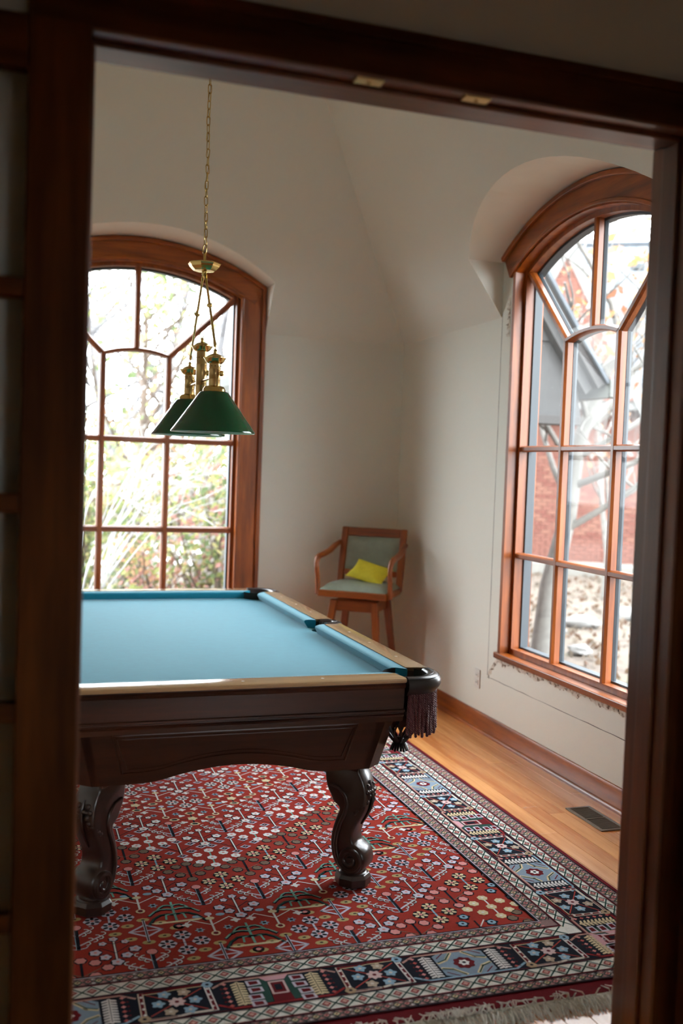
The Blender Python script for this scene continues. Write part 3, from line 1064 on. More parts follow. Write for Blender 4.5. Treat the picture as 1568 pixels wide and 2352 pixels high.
pat = MB()
LAY = 0.0005
def poly(pts, col, k=1):
    z = RZ + LAY * k
    pat.add([(x, y, z) for x, y in pts], [list(range(len(pts)))], col)
def rect(x0, x1, y0, y1, col, k=1):
    poly([(x0, y0), (x1, y0), (x1, y1), (x0, y1)], col, k)
def disc(x, y, r, col, k=2, n=9, ry=None):
    ry = ry or r
    poly([(x + r * math.cos(2 * PI * i / n), y + ry * math.sin(2 * PI * i / n)) for i in range(n)], col, k)
def line(pts, wd, col, k=2):
    for a, b_ in zip(pts[:-1], pts[1:]):
        dx, dy = b_[0] - a[0], b_[1] - a[1]
        L = math.hypot(dx, dy) or 1e-6
        nx, ny = -dy / L * wd / 2, dx / L * wd / 2
        ex_, ey_ = dx / L * wd * 0.3, dy / L * wd * 0.3
        poly([(a[0] + nx - ex_, a[1] + ny - ey_), (b_[0] + nx + ex_, b_[1] + ny + ey_), (b_[0] - nx + ex_, b_[1] - ny + ey_), (a[0] - nx - ex_, a[1] - ny - ey_)][::-1], col, k)
def scallop(x, y, r, n, col, k, depth=0.16):
    m = n * 4
    poly([(x + r * (1 - depth * (0.5 + 0.5 * math.cos(n * 2 * PI * i / m + PI))) * math.cos(2 * PI * i / m), y + r * (1 - depth * (0.5 + 0.5 * math.cos(n * 2 * PI * i / m + PI))) * math.sin(2 * PI * i / m)) for i in range(m)], col, k)
def petal_flower(x, y, r, n, petal, edge, heart):
    scallop(x, y, r, n, edge, 3)
    for i in range(n):
        a = 2 * PI * (i + 0.5) / n
        cx, cy = x + r * 0.58 * math.cos(a), y + r * 0.58 * math.sin(a)
        ca, sa = math.cos(a), math.sin(a)
        lr, wr = r * 0.31, r * 0.21
        poly([(cx + ca * lr * math.cos(t) - sa * wr * math.sin(t), cy + sa * lr * math.cos(t) + ca * wr * math.sin(t)) for t in [2 * PI * j / 7 for j in range(7)]], petal, 4)
    disc(x, y, r * 0.24, heart, 5, 7)

def T_(x, y):
    return lambda u, v: (x + u, y + v)
def m_four(x, y, petal, edge, heart, stem):
    r = 0.026
    line([(x, y + 0.042), (x, y - 0.042)], 0.006, stem)
    line([(x - 0.046, y), (x + 0.046, y)], 0.003, C_NAVY)
    for u, v in ((0, 0.044), (0, -0.044), (-0.046, 0), (0.046, 0)):
        petal_flower(x + u, y + v, r, 6, petal, edge, heart)
def m_seven(x, y, col, heart, stem):
    line([(x, y + 0.060), (x, y - 0.060)], 0.005, stem)
    for u, v in ((0, 0.062), (0, 0), (0, -0.062), (-0.044, 0.032), (0.044, 0.032), (-0.044, -0.030), (0.044, -0.030), (-0.080, 0.0), (0.080, 0.0)):
        scallop(x + u, y + v, 0.0175, 7, col, 3)
        disc(x + u, y + v, 0.005, heart, 4, 6)
def m_tree(x, y, bloom, heart, stem, branch, s=1):
    """upright sprig: blossom row below, buds above"""
    line([(x, y + 0.060), (x, y - 0.062)], 0.0085, C_NAVY, 1)
    line([(x, y + 0.060), (x, y - 0.062)], 0.0045, stem, 2)
    for q in (-1, 1):
        line([(x, y - 0.012), (x + q * 0.036, y + 0.022), (x + q * 0.052, y + 0.012)], 0.003, branch)
        line([(x, y + 0.040), (x + q * 0.026, y + 0.054)], 0.003, branch)
        for u, v, r in ((0.052, 0.000, 0.017), (0.028, -0.030, 0.016), (0.030, 0.046, 0.0115)):
            disc(x + q * u, y + v, r * 1.12, C_NAVY, 2, 10)
            scallop(x + q * u, y + v, r, 5, bloom, 3, 0.28)
            disc(x + q * u, y + v, r * 0.28, heart, 4, 6)
    for v, r in ((-0.062, 0.018), (0.066, 0.013)):
        disc(x, y + v, r * 1.12, C_NAVY, 2, 10)
        scallop(x, y + v, r, 5, bloom, 3, 0.28)
        disc(x, y + v, r * 0.3, heart, 4, 6)
def m_curl(x, y):
    line([(x, y + 0.050), (x, y - 0.064)], 0.010, C_NAVY, 2)
    line([(x - 0.0055, y + 0.05), (x - 0.0055, y - 0.06)], 0.002, C_BLUE, 3)
    disc(x, y + 0.064, 0.017, C_NAVY, 2)
    disc(x, y + 0.064, 0.0145, C_PINK, 3)
    for q in (-1, 1):
        line([(x, y - 0.045), (x + q * 0.066, y + 0.004)], 0.006, C_LAV, 2)
        line([(x, y + 0.012), (x + q * 0.034, y + 0.044)], 0.006, C_LAV, 2)
        line([(x, y - 0.064), (x + q * 0.020, y - 0.058), (x + q * 0.026, y - 0.048)], 0.004, C_LAV, 2)
        for (bu, bv) in ((0.028, -0.024), (0.048, -0.010), (0.064, 0.004), (0.020, 0.030), (0.034, 0.044)):
            for w_ in (-1, 1):
                cx, cy = x + q * (bu + 0.004 * w_), y + bv + 0.011 * w_
                arc = [(cx + q * 0.009 * math.cos(t * w_), cy + 0.009 * math.sin(t * w_)) for t in (-1.4, -0.6, 0.2, 1.0, 1.8)]
                line(arc, 0.0055, C_NAVY, 2)
                line(arc, 0.0034, C_WHITE, 3)
def m_willow(x, y):
    line([(x, y + 0.070), (x, y - 0.050)], 0.007, C_SEA, 3)
    for q in (-1, 1):
        for j, (L, h) in enumerate(((0.082, -0.010), (0.072, 0.022), (0.048, 0.046))):
            pts = [(x + q * L * t, y + h + 0.010 * math.sin(PI * t * 0.9) - 0.030 * t ** 3 * (2 if j == 0 else 1)) for t in (0, 0.25, 0.5, 0.75, 1.0)]
            line([(a, b_ - 0.003) for a, b_ in pts], 0.011, C_NAVY, 2)
            line(pts, 0.0058, C_SEA if j else C_GREEN, 3)
        line([(x, y - 0.005), (x + q * 0.025, y - 0.012), (x + q * 0.028, y - 0.040)], 0.006, C_SEA, 3)
    poly([(x - 0.074, y - 0.055), (x - 0.060, y - 0.064), (x + 0.060, y - 0.064), (x + 0.078, y - 0.052)][::1], C_CREAM, 3)
    disc(x, y - 0.088, 0.017, C_NAVY, 2)
    disc(x, y - 0.088, 0.008, C_PINK, 3, 6)
def m_cross(x, y):
    d = 0.036
    line([(x - d * 1.25, y), (x, y + d), (x + d * 1.25, y), (x, y - d), (x - d * 1.25, y)], 0.007, C_LAV, 3)
    line([(x - d * 1.2, y), (x + d * 1.2, y)], 0.005, C_LAV, 3)
    line([(x, y - d * 1.7), (x, y + d * 1.7)], 0.008, C_LAV, 3)
    line([(x, y - d * 1.7), (x, y + d * 1.7)], 0.003, C_NAVY, 4)
    for u, v in ((0, 0.068), (0, -0.068), (0.046, 0.040), (-0.046, 0.040), (0.046, -0.040), (-0.046, -0.040), (0.084, 0), (-0.084, 0)):
        disc(x + u, y + v, 0.019, C_GOLD, 2, 8, 0.012)
        disc(x + u, y + v, 0.006, C_NAVY, 3, 5, 0.004)
def m_drop(x, y):
    line([(x, y + 0.050), (x, y - 0.055)], 0.006, C_WHITE, 3)
    disc(x, y + 0.030, 0.014, C_CREAM, 4, 8, 0.010)
    disc(x, y + 0.058, 0.011, C_LAV, 4)
    disc(x, y - 0.062, 0.014, C_CREAM, 3, 9)
    disc(x, y - 0.062, 0.008, C_DEEP, 4, 7)
    for q in (-1, 1):
        disc(x + q * 0.034, y + 0.050, 0.014, C_BLUE, 3, 8, 0.009)
        line([(x, y - 0.010), (x + q * 0.055, y + 0.030), (x + q * 0.068, y + 0.016)], 0.0035, C_WHITE, 3)
        scallop(x + q * 0.070, y + 0.005, 0.016, 4, C_WHITE, 3, 0.5)
        scallop(x + q * 0.040, y - 0.034, 0.015, 6, C_BLUE, 3, 0.5)
        disc(x + q * 0.040, y - 0.034, 0.006, C_NAVY, 4, 6)
def m_dots(x, y, col):
    line([(x, y + 0.050), (x, y - 0.060)], 0.007, C_NAVY, 2)
    for q in (-1, 1):
        line([(x, y - 0.024), (x + q * 0.060, y + 0.020)], 0.003, C_GREY, 2)
    for u, v in ((0, 0.060), (0, -0.062), (0.036, 0.042), (-0.036, 0.042), (0.066, 0.010), (-0.066, 0.010), (0.032, -0.024), (-0.032, -0.024)):
        disc(x + u, y + v, 0.0185, C_NAVY, 2, 9)
        scallop(x + u, y + v, 0.0155, 6, col, 3)
def m_diam(x, y):
    line([(x, y + 0.060), (x, y - 0.050)], 0.009, C_NAVY, 2)
    line([(x, y + 0.060), (x, y - 0.050)], 0.0045, C_WHITE, 3)
    for q in (-1, 1):
        line([(x, y - 0.020), (x + q * 0.050, y + 0.028)], 0.003, C_NAVY, 2)
    for u, v in ((0, 0.066), (0, -0.060), (0.042, 0.040), (-0.042, 0.040), (0.074, 0.008), (-0.074, 0.008), (0.036, -0.026), (-0.036, -0.026)):
        r = 0.020
        poly([(x + u - r, y + v), (x + u, y + v - r * 0.8), (x + u + r, y + v), (x + u, y + v + r * 0.8)], C_LAV, 3)
        r = 0.013
        poly([(x + u - r, y + v), (x + u, y + v - r * 0.8), (x + u + r, y + v), (x + u, y + v + r * 0.8)], C_NAVY, 4)
        disc(x + u, y + v, 0.004, C_PINK, 5, 4)
def m_star(x, y):
    line([(x, y - 0.05), (x, y + 0.05)], 0.005, C_NAVY, 2)
    line([(x - 0.06, y), (x + 0.06, y)], 0.004, C_NAVY, 2)
    scallop(x, y, 0.020, 5, C_CREAM, 3, 0.3)
    for u, v in ((0, 0.056), (0, -0.056), (0.066, 0), (-0.066, 0)):
        disc(x + u, y + v, 0.020, C_CREAM, 3, 6, 0.014)
        disc(x + u, y + v, 0.013, C_NAVY, 4, 6, 0.008)
    for u, v in ((0.036, 0.034), (-0.036, 0.034), (0.036, -0.034), (-0.036, -0.034)):
        scallop(x + u, y + v, 0.015, 3, C_WHITE, 3, 0.5)
def m_blue(x, y):
    line([(x, y + 0.02), (x, y - 0.05)], 0.005, C_NAVY, 2)
    line([(x, y - 0.02), (x + 0.03, y + 0.02)], 0.004, C_WHITE, 2)
    for u, v in ((-0.042, 0.01), (0.046, 0.0), (0.0, -0.044), (-0.02, 0.05)):
        scallop(x + u, y + v, 0.022, 5, C_NAVY, 2, 0.3)
        disc(x + u, y + v, 0.013, C_BLUE, 3)
        disc(x + u, y + v, 0.005, C_NAVY, 4, 6)

# field
FX0, FX1, FY0, FY1 = RX - 0.960, RX + 0.960, 2.916, RY1 - 0.455
rect(FX0, FX1, FY0, FY1, C_RED, 0.6)
def field_motif(r, even, x, y):
    r = ((r + 5) % 13) - 5
    if even:
        return {-5: lambda: m_seven(x, y, C_CREAM, C_WHITE, C_WHITE), -4: lambda: m_four(x, y, C_CREAM, C_NAVY, C_PINK, C_BLUE), -3: lambda: m_tree(x, y, C_LAV, C_PINK, C_WHITE, C_NAVY),
                -2: lambda: m_four(x, y, C_NAVY, C_LAV, C_PINK, C_LAV), -1: lambda: m_willow(x, y), 0: lambda: m_tree(x, y, C_LAV, C_PINK, C_WHITE, C_NAVY), 1: lambda: m_four(x, y, C_CREAM, C_NAVY, C_PINK, C_BLUE),
                2: lambda: m_seven(x, y, C_WHITE, C_PINK, C_SEA), 3: lambda: m_tree(x, y, C_WHITE, C_PINK, C_WHITE, C_NAVY), 4: lambda: m_star(x, y), 5: lambda: m_four(x, y, C_NAVY, C_WHITE, C_PINK, C_WHITE),
                6: lambda: m_tree(x, y, C_WHITE, C_PINK, C_WHITE, C_NAVY), 7: lambda: m_seven(x, y, C_WHITE, C_PINK, C_SEA)}[r]()
    return {-5: lambda: m_blue(x, y), -4: lambda: m_dots(x, y, C_PINK), -3: lambda: m_curl(x, y), -2: lambda: m_cross(x, y), -1: lambda: m_drop(x, y), 0: lambda: m_curl(x, y),
            1: lambda: m_dots(x, y, C_GREY), 2: lambda: m_diam(x, y), 3: lambda: m_curl(x, y), 4: lambda: m_drop(x, y), 5: lambda: m_drop(x, y), 6: lambda: m_diam(x, y), 7: lambda: m_dots(x, y, C_GREY)}[r]()
STEP = 0.1075
for ci in range(-9, 10):
    x = RX + ci * STEP
    for r in range(-13, 14):
        y = 3.283 + abs(ci) * STEP + r * 0.2165
        if FY0 - 0.06 < y < FY1 + 0.06 and abs(x - RX) < 1.03:
            n0 = len(pat.v)
            field_motif(r, ci % 2 == 0, x, y)
            for i in range(n0, len(pat.v)):
                vx, vy, vz = pat.v[i]
                pat.v[i] = (x + (vx - x) * 1.16, y + (vy - y) * 1.16, vz)

FIELD_FACES = len(pat.f)
BORDER_V = len(pat.v)
# border bands.  A band runs along a side; B(s, t) gives a point at distance s along and t out from the field edge
wn = [0.0, 0.050, 0.113, 0.283, 0.347, 0.393]          # near/far ends: guard, diamonds, main, diamonds, guard
ws = [0.0, 0.058, 0.108, 0.286, 0.336, 0.400]          # long sides
def frame(i, j, col, k):
    """fill between offsets i and j on all four sides (mitred)"""
    a = (FX0 - ws[i], FX1 + ws[i], FY0 - wn[i], FY1 + wn[i])
    b_ = (FX0 - ws[j], FX1 + ws[j], FY0 - wn[j], FY1 + wn[j])
    poly([(b_[0], b_[2]), (b_[1], b_[2]), (a[1], a[2]), (a[0], a[2])], col, k)
    poly([(a[0], a[3]), (a[1], a[3]), (b_[1], b_[3]), (b_[0], b_[3])], col, k)
    poly([(b_[0], b_[2]), (a[0], a[2]), (a[0], a[3]), (b_[0], b_[3])], col, k)
    poly([(a[1], a[2]), (b_[1], b_[2]), (b_[1], b_[3]), (a[1], a[3])], col, k)
frame(0, 1, S(150, 120, 118), 0.6)
frame(1, 2, S(240, 236, 228), 0.6)
frame(2, 3, C_NAVY, 0.6)
frame(3, 4, S(240, 236, 228), 0.6)
frame(4, 5, S(150, 120, 118), 0.6)
def loopline(i, off, wd, col, k=2):
    x0, x1, y0, y1 = FX0 - ws[i] - off, FX1 + ws[i] + off, FY0 - wn[i] - off, FY1 + wn[i] + off
    line([(x0, y0), (x1, y0), (x1, y1), (x0, y1), (x0, y0)], wd, col, k)
loopline(0, 0.0, 0.008, C_NAVY, 3)
loopline(0, 0.004, 0.003, C_LAV, 4)
loopline(5, -0.002, 0.005, C_NAVY, 3)
for i, c in ((1, C_DEEP), (2, C_NAVY), (3, C_NAVY), (4, C_DEEP)):
    loopline(i, 0.0, 0.006, c, 3)
    loopline(i, 0.004 if i in (2, 4) else -0.004, 0.003, C_DEEP if c == C_NAVY else C_NAVY, 3)
sides = [
    (lambda s, t: (RX + s, FY0 - t), wn, (FX1 - FX0) / 2, True),
    (lambda s, t: (RX - s, FY1 + t), wn, (FX1 - FX0) / 2, True),
    (lambda s, t: (FX1 + t, (FY0 + FY1) / 2 + s), ws, (FY1 - FY0) / 2, False),
    (lambda s, t: (FX0 - t, (FY0 + FY1) / 2 - s), ws, (FY1 - FY0) / 2, False),
]
def fpoly(B, pts, col, k):
    poly([B(s, t) for s, t in pts], col, k)
def fline(B, pts, wd, col, k):
    line([B(s, t) for s, t in pts], wd, col, k)
random.seed(3)
for B, W_, half, short in sides:
    # diamond bands
    for (i, j) in ((1, 2), (3, 4)):
        c, h = (W_[i] + W_[j]) / 2, (W_[j] - W_[i]) / 2 - 0.005
        ext = half + (W_[i] if True else 0)
        n = int(2 * ext / 0.0538)
        p = 2 * ext / n
        for q in range(n):
            s = -ext + (q + 0.5) * p
            fline(B, [(s - p / 2, c - h), (s + p / 2, c + h)], 0.005, C_GREEN, 2)
            fline(B, [(s - p / 2, c + h), (s + p / 2, c - h)], 0.005, C_GREEN, 2)
            s += p / 2
            if q < n - 1:
                for r, col, k in ((0.70, S(232, 226, 220), 3), (0.56, S(150, 52, 54), 4), (0.34, S(208, 160, 150), 5)):
                    fpoly(B, [(s - p / 2 * r, c), (s, c - h * r), (s + p / 2 * r, c), (s, c + h * r)], col, k)
    # guards: running vine of hooks and blossoms
    for (i, j) in ((0, 1), (4, 5)):
        c, h = (W_[i] + W_[j]) / 2, (W_[j] - W_[i]) / 2 - 0.007
        ext = half + W_[i]
        n = int(2 * ext / 0.030)
        p = 2 * ext / n
        for q in range(n):
            s = -ext + (q + 0.5) * p
            sg = 1 if q % 2 else -1
            fpoly(B, [(s - p * 0.5, c), (s, c - h * 0.85), (s + p * 0.5, c), (s, c + h * 0.85)], C_GREEN, 1.5)
            fpoly(B, [(s - p * 0.33, c), (s, c - h * 0.5), (s + p * 0.33, c), (s, c + h * 0.5)], C_CREAM if q % 2 else C_PINK, 2.4)
            fpoly(B, [(s - p * 0.16, c), (s, c - h * 0.25), (s + p * 0.16, c), (s, c + h * 0.25)], C_DEEP, 3)
            for sg in (-1, 1):
                fpoly(B, [(s + p * 0.5 - 0.005, c + sg * h * 0.8), (s + p * 0.5 + 0.005, c + sg * h * 0.8), (s + p * 0.5 + 0.005, c + sg * h * 0.45), (s + p * 0.5 - 0.005, c + sg * h * 0.45)], C_PINK if q % 2 else C_WHITE, 2)
                fline(B, [(s - p * 0.5, c + sg * h * 0.55), (s, c + sg * h)], 0.003, C_NAVY, 2)
    # main border: medallions and flower squares
    t0, t1 = W_[2] + 0.008, W_[3] - 0.008
    tm, th = (t0 + t1) / 2, (t1 - t0) / 2
    per = 0.2955 if short else 0.269
    soff = 0.0 if short else -0.4325
    nmed = int((half + W_[2]) / per) + 3
    for q in range(-nmed, nmed + 1):
        s = q * per + soff
        if abs(s) > half + W_[2] + (0.13 if short else 0.07):
            continue
        clip = half + W_[3] - 0.02
        if q % 2 == 0:
            kind = (q // 2) % 2
            # cartouche outline
            a = 0.185
            oc = S(196, 150, 140)
            fline(B, [(s - a, t1 - 0.03), (s - a + 0.04, t1 - 0.004), (s + a - 0.04, t1 - 0.004), (s + a, t1 - 0.03)], 0.008, C_BLUE if kind else S(150, 40, 44), 2)
            fline(B, [(s - a, t0 + 0.03), (s - a + 0.04, t0 + 0.004), (s + a - 0.04, t0 + 0.004), (s + a, t0 + 0.03)], 0.008, oc, 2)
            # medallion
            if kind == 0:
                fpoly(B, [(s - 0.075, t0 + 0.012), (s + 0.075, t0 + 0.012), (s + 0.075, t1 - 0.012), (s - 0.075, t1 - 0.012)], C_GREEN, 1.6)
                fpoly(B, [(s - 0.024, t0 + 0.035), (s + 0.024, t0 + 0.035), (s + 0.030, t1 - 0.006), (s - 0.030, t1 - 0.006)], C_DEEP, 3)
                fline(B, [(s - 0.022, t0 + 0.04), (s - 0.022, t1 - 0.05), (s + 0.022, t1 - 0.05), (s + 0.022, t0 + 0.04), (s - 0.022, t0 + 0.04)], 0.007, S(222, 190, 190), 4)
                fpoly(B, [(s - 0.010, t0 + 0.055), (s + 0.010, t0 + 0.055), (s + 0.010, t1 - 0.068), (s - 0.010, t1 - 0.068)], C_NAVY, 4)
                fpoly(B, [(s - 0.045, t0 + 0.006), (s + 0.045, t0 + 0.006), (s + 0.028, t0 + 0.030), (s - 0.028, t0 + 0.030)], S(222, 170, 180), 3)
                for sg in (-1, 1):
                    for v in (0.20, 0.45, 0.70, 0.92):
                        ss, tt = s + sg * (0.066 + 0.008 * (v > 0.5)), t0 + (t1 - t0) * v
                        fpoly(B, [(ss - 0.022, tt - 0.015), (ss + 0.020, tt - 0.013), (ss + 0.022, tt + 0.013), (ss - 0.020, tt + 0.015)], C_LAV, 2.4)
                        fpoly(B, [(ss - 0.014, tt - 0.010), (ss + 0.012, tt - 0.008), (ss + 0.014, tt + 0.008), (ss - 0.012, tt + 0.010)], C_DEEP, 3.2)
            else:
                fpoly(B, [(s - 0.085, t0 + 0.02), (s - 0.06, t0 + 0.004), (s + 0.06, t0 + 0.004), (s + 0.085, t0 + 0.02), (s + 0.085, t1 - 0.02), (s + 0.06, t1 - 0.004), (s - 0.06, t1 - 0.004), (s - 0.085, t1 - 0.02)], S(140, 158, 176), 1.6)
                x_, y_ = B(s, tm)
                scallop(x_, y_, 0.036, 8, C_DEEP, 3)
                scallop(x_, y_, 0.019, 6, C_WHITE, 4, 0.3)
                disc(x_, y_, 0.007, C_NAVY, 5, 6)
                for sg in (-1, 1):
                    for vg in (-1, 1):
                        fline(B, [(s + sg * 0.020, tm + vg * th * 0.85), (s + sg * 0.050, tm + vg * th * 0.35), (s + sg * 0.080, tm + vg * th * 0.20)], 0.012, C_CREAM, 2.4)
                        fline(B, [(s + sg * 0.022, tm + vg * th * 0.85), (s + sg * 0.050, tm + vg * th * 0.40), (s + sg * 0.080, tm + vg * th * 0.24)], 0.005, C_GREEN, 3)
                        fline(B, [(s + sg * 0.045, tm + vg * th * 0.9), (s + sg * 0.075, tm + vg * th * 0.55)], 0.004, C_DEEP, 3)
            # feather leaves either side
            for sg in (-1, 1):
                ls = s + sg * 0.113
                lc = C_WHITE if kind else C_CREAM
                fline(B, [(ls, t0 + 0.016), (ls, t1 - 0.016)], 0.0085, lc, 2)
                for v in range(9):
                    tt = t0 + 0.020 + (t1 - t0 - 0.045) * v / 8
                    for w_ in (-1, 1):
                        fpoly(B, [(ls, tt - 0.004), (ls + w_ * 0.020, tt + 0.004), (ls + w_ * 0.021, tt + 0.011), (ls, tt + 0.007)], lc, 2.6)
                fline(B, [(ls, t0 + 0.02), (ls, t1 - 0.02)], 0.0022, C_NAVY, 4)
                for v in range(6):
                    tt = t0 + 0.018 + (t1 - t0 - 0.036) * v / 5
                    x_, y_ = B(s + sg * 0.150, tt)
                    scallop(x_, y_, 0.0075, 4, S(196, 96, 92) if v % 2 else C_PINK, 2, 0.4)
                    x_, y_ = B(s + sg * 0.163, tt)
                    disc(x_, y_, 0.004, C_DEEP, 2, 5)
        else:
            a = 0.094
            # dividing posts
            for sg in (-1, 1):
                fline(B, [(s + sg * a, t0 + 0.012), (s + sg * (a + 0.004), t1 - 0.012)], 0.017, C_WHITE if sg > 0 else S(214, 196, 180), 2)
                fline(B, [(s + sg * a, t0 + 0.012), (s + sg * (a + 0.004), t1 - 0.012)], 0.009, C_DEEP, 3)
                for v in range(4):
                    x_, y_ = B(s + sg * a, t0 + 0.03 + (t1 - t0 - 0.06) * v / 3)
                    disc(x_, y_, 0.006, C_WHITE, 3.5, 4)
                x_, y_ = B(s + sg * (a + 0.004), t0 + 0.008 if sg > 0 else t1 - 0.010)
                scallop(x_, y_, 0.018, 6, C_BLUE if sg > 0 else S(186, 160, 130), 4)
                disc(x_, y_, 0.006, C_NAVY, 5, 6)
            fline(B, [(s - a, t0 + 0.010), (s - 0.03, t0 + 0.010), (s, t0 + 0.004), (s + a, t0 + 0.002)], 0.011, C_DEEP, 2)
            fline(B, [(s - a, t0 + 0.017), (s - 0.03, t0 + 0.017), (s, t0 + 0.011), (s + a, t0 + 0.010)], 0.003, C_CREAM, 2)
            fline(B, [(s - a, t1 - 0.003), (s, t1 - 0.005), (s + 0.03, t1 - 0.011), (s + a, t1 - 0.011)], 0.010, S(224, 212, 200), 2)
            fline(B, [(s - a, t1 - 0.003), (s - 0.01, t1 - 0.005)], 0.004, C_DEEP, 3)
            for d0, d1 in (((-1, -1), (1, 1)), ((-1, 1), (1, -1))):
                fline(B, [(s + d0[0] * 0.078, tm + d0[1] * th * 0.72), (s + d1[0] * 0.078, tm + d1[1] * th * 0.72)], 0.004, S(176, 70, 62), 2)
            x_, y_ = B(s, tm)
            scallop(x_, y_, 0.026, 7, S(224, 196, 196), 3, 0.3)
            disc(x_, y_, 0.007, C_DEEP, 4, 6)
            for u, v, col in ((-0.052, 0.0, C_BLUE), (0.052, 0.0, C_BLUE), (-0.024, 0.60, S(190, 170, 150)), (0.030, 0.62, C_BLUE), (-0.030, -0.60, C_BLUE), (0.026, -0.60, S(190, 170, 150))):
                x_, y_ = B(s + u, tm + v * th)
                scallop(x_, y_, 0.021, 5, col, 3, 0.35)
                disc(x_, y_, 0.006, S(220, 210, 200), 4, 5)
for i in range(BORDER_V, len(pat.v)):
    vx, vy, vz = pat.v[i]
    pat.v[i] = (vx, vy, vz + 0.0030)
# drop pattern pieces that would run past the rug's field of bands (corners)
keepv, keepf, keepc = [], [], []
xa, xb, ya, yb = RX - RHW + 0.016, RX + RHW - 0.016, RY0 + 0.05, RY1 - 0.05
for fidx, fc_ in enumerate(pat.f):
    cxm = sum(pat.v[i][0] for i in fc_) / len(fc_)
    cym = sum(pat.v[i][1] for i in fc_) / len(fc_)
    if xa < cxm < xb and ya < cym < yb and (fidx >= FIELD_FACES or (FX0 - 0.03 < cxm < FX1 + 0.03 and FY0 - 0.03 < cym < FY1 + 0.03)):
        keepf.append(fc_)
        keepc.append(pat.c[fidx])
pat.f, pat.c = keepf, keepc
po = pat.build('woven_pattern', M['rug'], rug)
# make every pattern face look up
bmx = bmesh.new(); bmx.from_mesh(po.data)
for f_ in bmx.faces:
    if f_.normal.z < 0:
        f_.normal_flip()
bmx.to_mesh(po.data); bmx.free()
po['kind'] = 'stuff'

# fringe on both short ends
M['fringe'] = attr_mat('fringe_cotton', 0.9, sheen=0.3)
random.seed(8)
fr = MB()
for end, sgn in ((RY0, -1), (RY1, 1)):
    n = 2300 if sgn < 0 else 300
    for i in range(n):
        x = RX - RHW + 0.01 + (2 * RHW - 0.02) * (i + random.random()) / n
        messy = 0.5 + 0.5 * math.sin(x * 9.0) * math.sin(x * 4.1 + 1)
        L = random.uniform(0.05, 0.085) * (1.0 if messy < 0.7 else 1.1)
        flip = random.random() < 0.10 + (0.45 if (-0.2 < x < 0.95 or 1.15 < x < 1.28) and sgn < 0 else 0)
        dx = random.uniform(-0.03, 0.03)
        z0 = 0.006
        if flip:
            L *= 0.7
            pts = [(x, end + sgn * 0.001, z0 + 0.002), (x + dx * 0.3, end + sgn * L * 0.35, 0.016), (x + dx * 0.8, end + sgn * L * 0.25, 0.026 + random.uniform(0, 0.006)), (x + dx * 1.6, end - sgn * L * random.uniform(0.1, 0.5), 0.017)]
        else:
            zz = random.uniform(0.002, 0.012)
            pts = [(x, end - sgn * 0.002, z0), (x + dx * 0.25, end + sgn * L * 0.35, zz + 0.003), (x + dx * 0.6, end + sgn * L * 0.7, zz), (x + dx, end + sgn * L, 0.0022)]
        g = random.uniform(0.8, 1.05)
        c = S(236, 232, 220)
        fr.tube(pts, [0.0019, 0.0022, 0.0020, 0.0010], 4, col=(c[0] * g, c[1] * g, c[2] * g))
fo = fr.build('fringe', M['fringe'], rug, smooth=80)
fo['kind'] = 'stuff'
mb = MB()
mb.box(RX - RHW + 0.003, RX + RHW - 0.003, RY0 - 0.012, RY0 + 0.002, 0.001, 0.0085, S(196, 188, 166))
mb.build('woven_edge', M['fringe'], rug, bevel=0.002)

# ------------------------------------------------------------------ pendant lamp
LXC, LYC = 0.80, 4.385
lamp = empty('pendant_lamp', (LXC, LYC, ZT))
tag(lamp, 'brass billiard pendant with two green glass shades hanging on a chain', 'pendant lamp')
gm, nt, b = principled('green_glass')
b.inputs['Base Color'].default_value = (*S(0, 74, 42), 1)
b.inputs['Roughness'].default_value = 0.10
b.inputs['Coat Weight'].default_value = 0.6
b.inputs['Coat Roughness'].default_value = 0.04
tl = nt.nodes.new('ShaderNodeBsdfTranslucent')
tl.inputs['Color'].default_value = (*S(0, 120, 62), 1)
mx = nt.nodes.new('ShaderNodeMixShader')
mx.inputs['Fac'].default_value = 0.35
nt.links.new(b.outputs['BSDF'], mx.inputs[1]); nt.links.new(tl.outputs['BSDF'], mx.inputs[2])
nt.links.new(mx.outputs['Shader'], nt.nodes['Material Output'].inputs['Surface'])
om, nt, b = principled('opal_glass')
b.inputs['Base Color'].default_value = (*S(232, 236, 230), 1)
b.inputs['Roughness'].default_value = 0.15
tl = nt.nodes.new('ShaderNodeBsdfTranslucent')
tl.inputs['Color'].default_value = (*S(210, 235, 215), 1)
mx = nt.nodes.new('ShaderNodeMixShader')
mx.inputs['Fac'].default_value = 0.4
nt.links.new(b.outputs['BSDF'], mx.inputs[1]); nt.links.new(tl.outputs['BSDF'], mx.inputs[2])
nt.links.new(mx.outputs['Shader'], nt.nodes['Material Output'].inputs['Surface'])

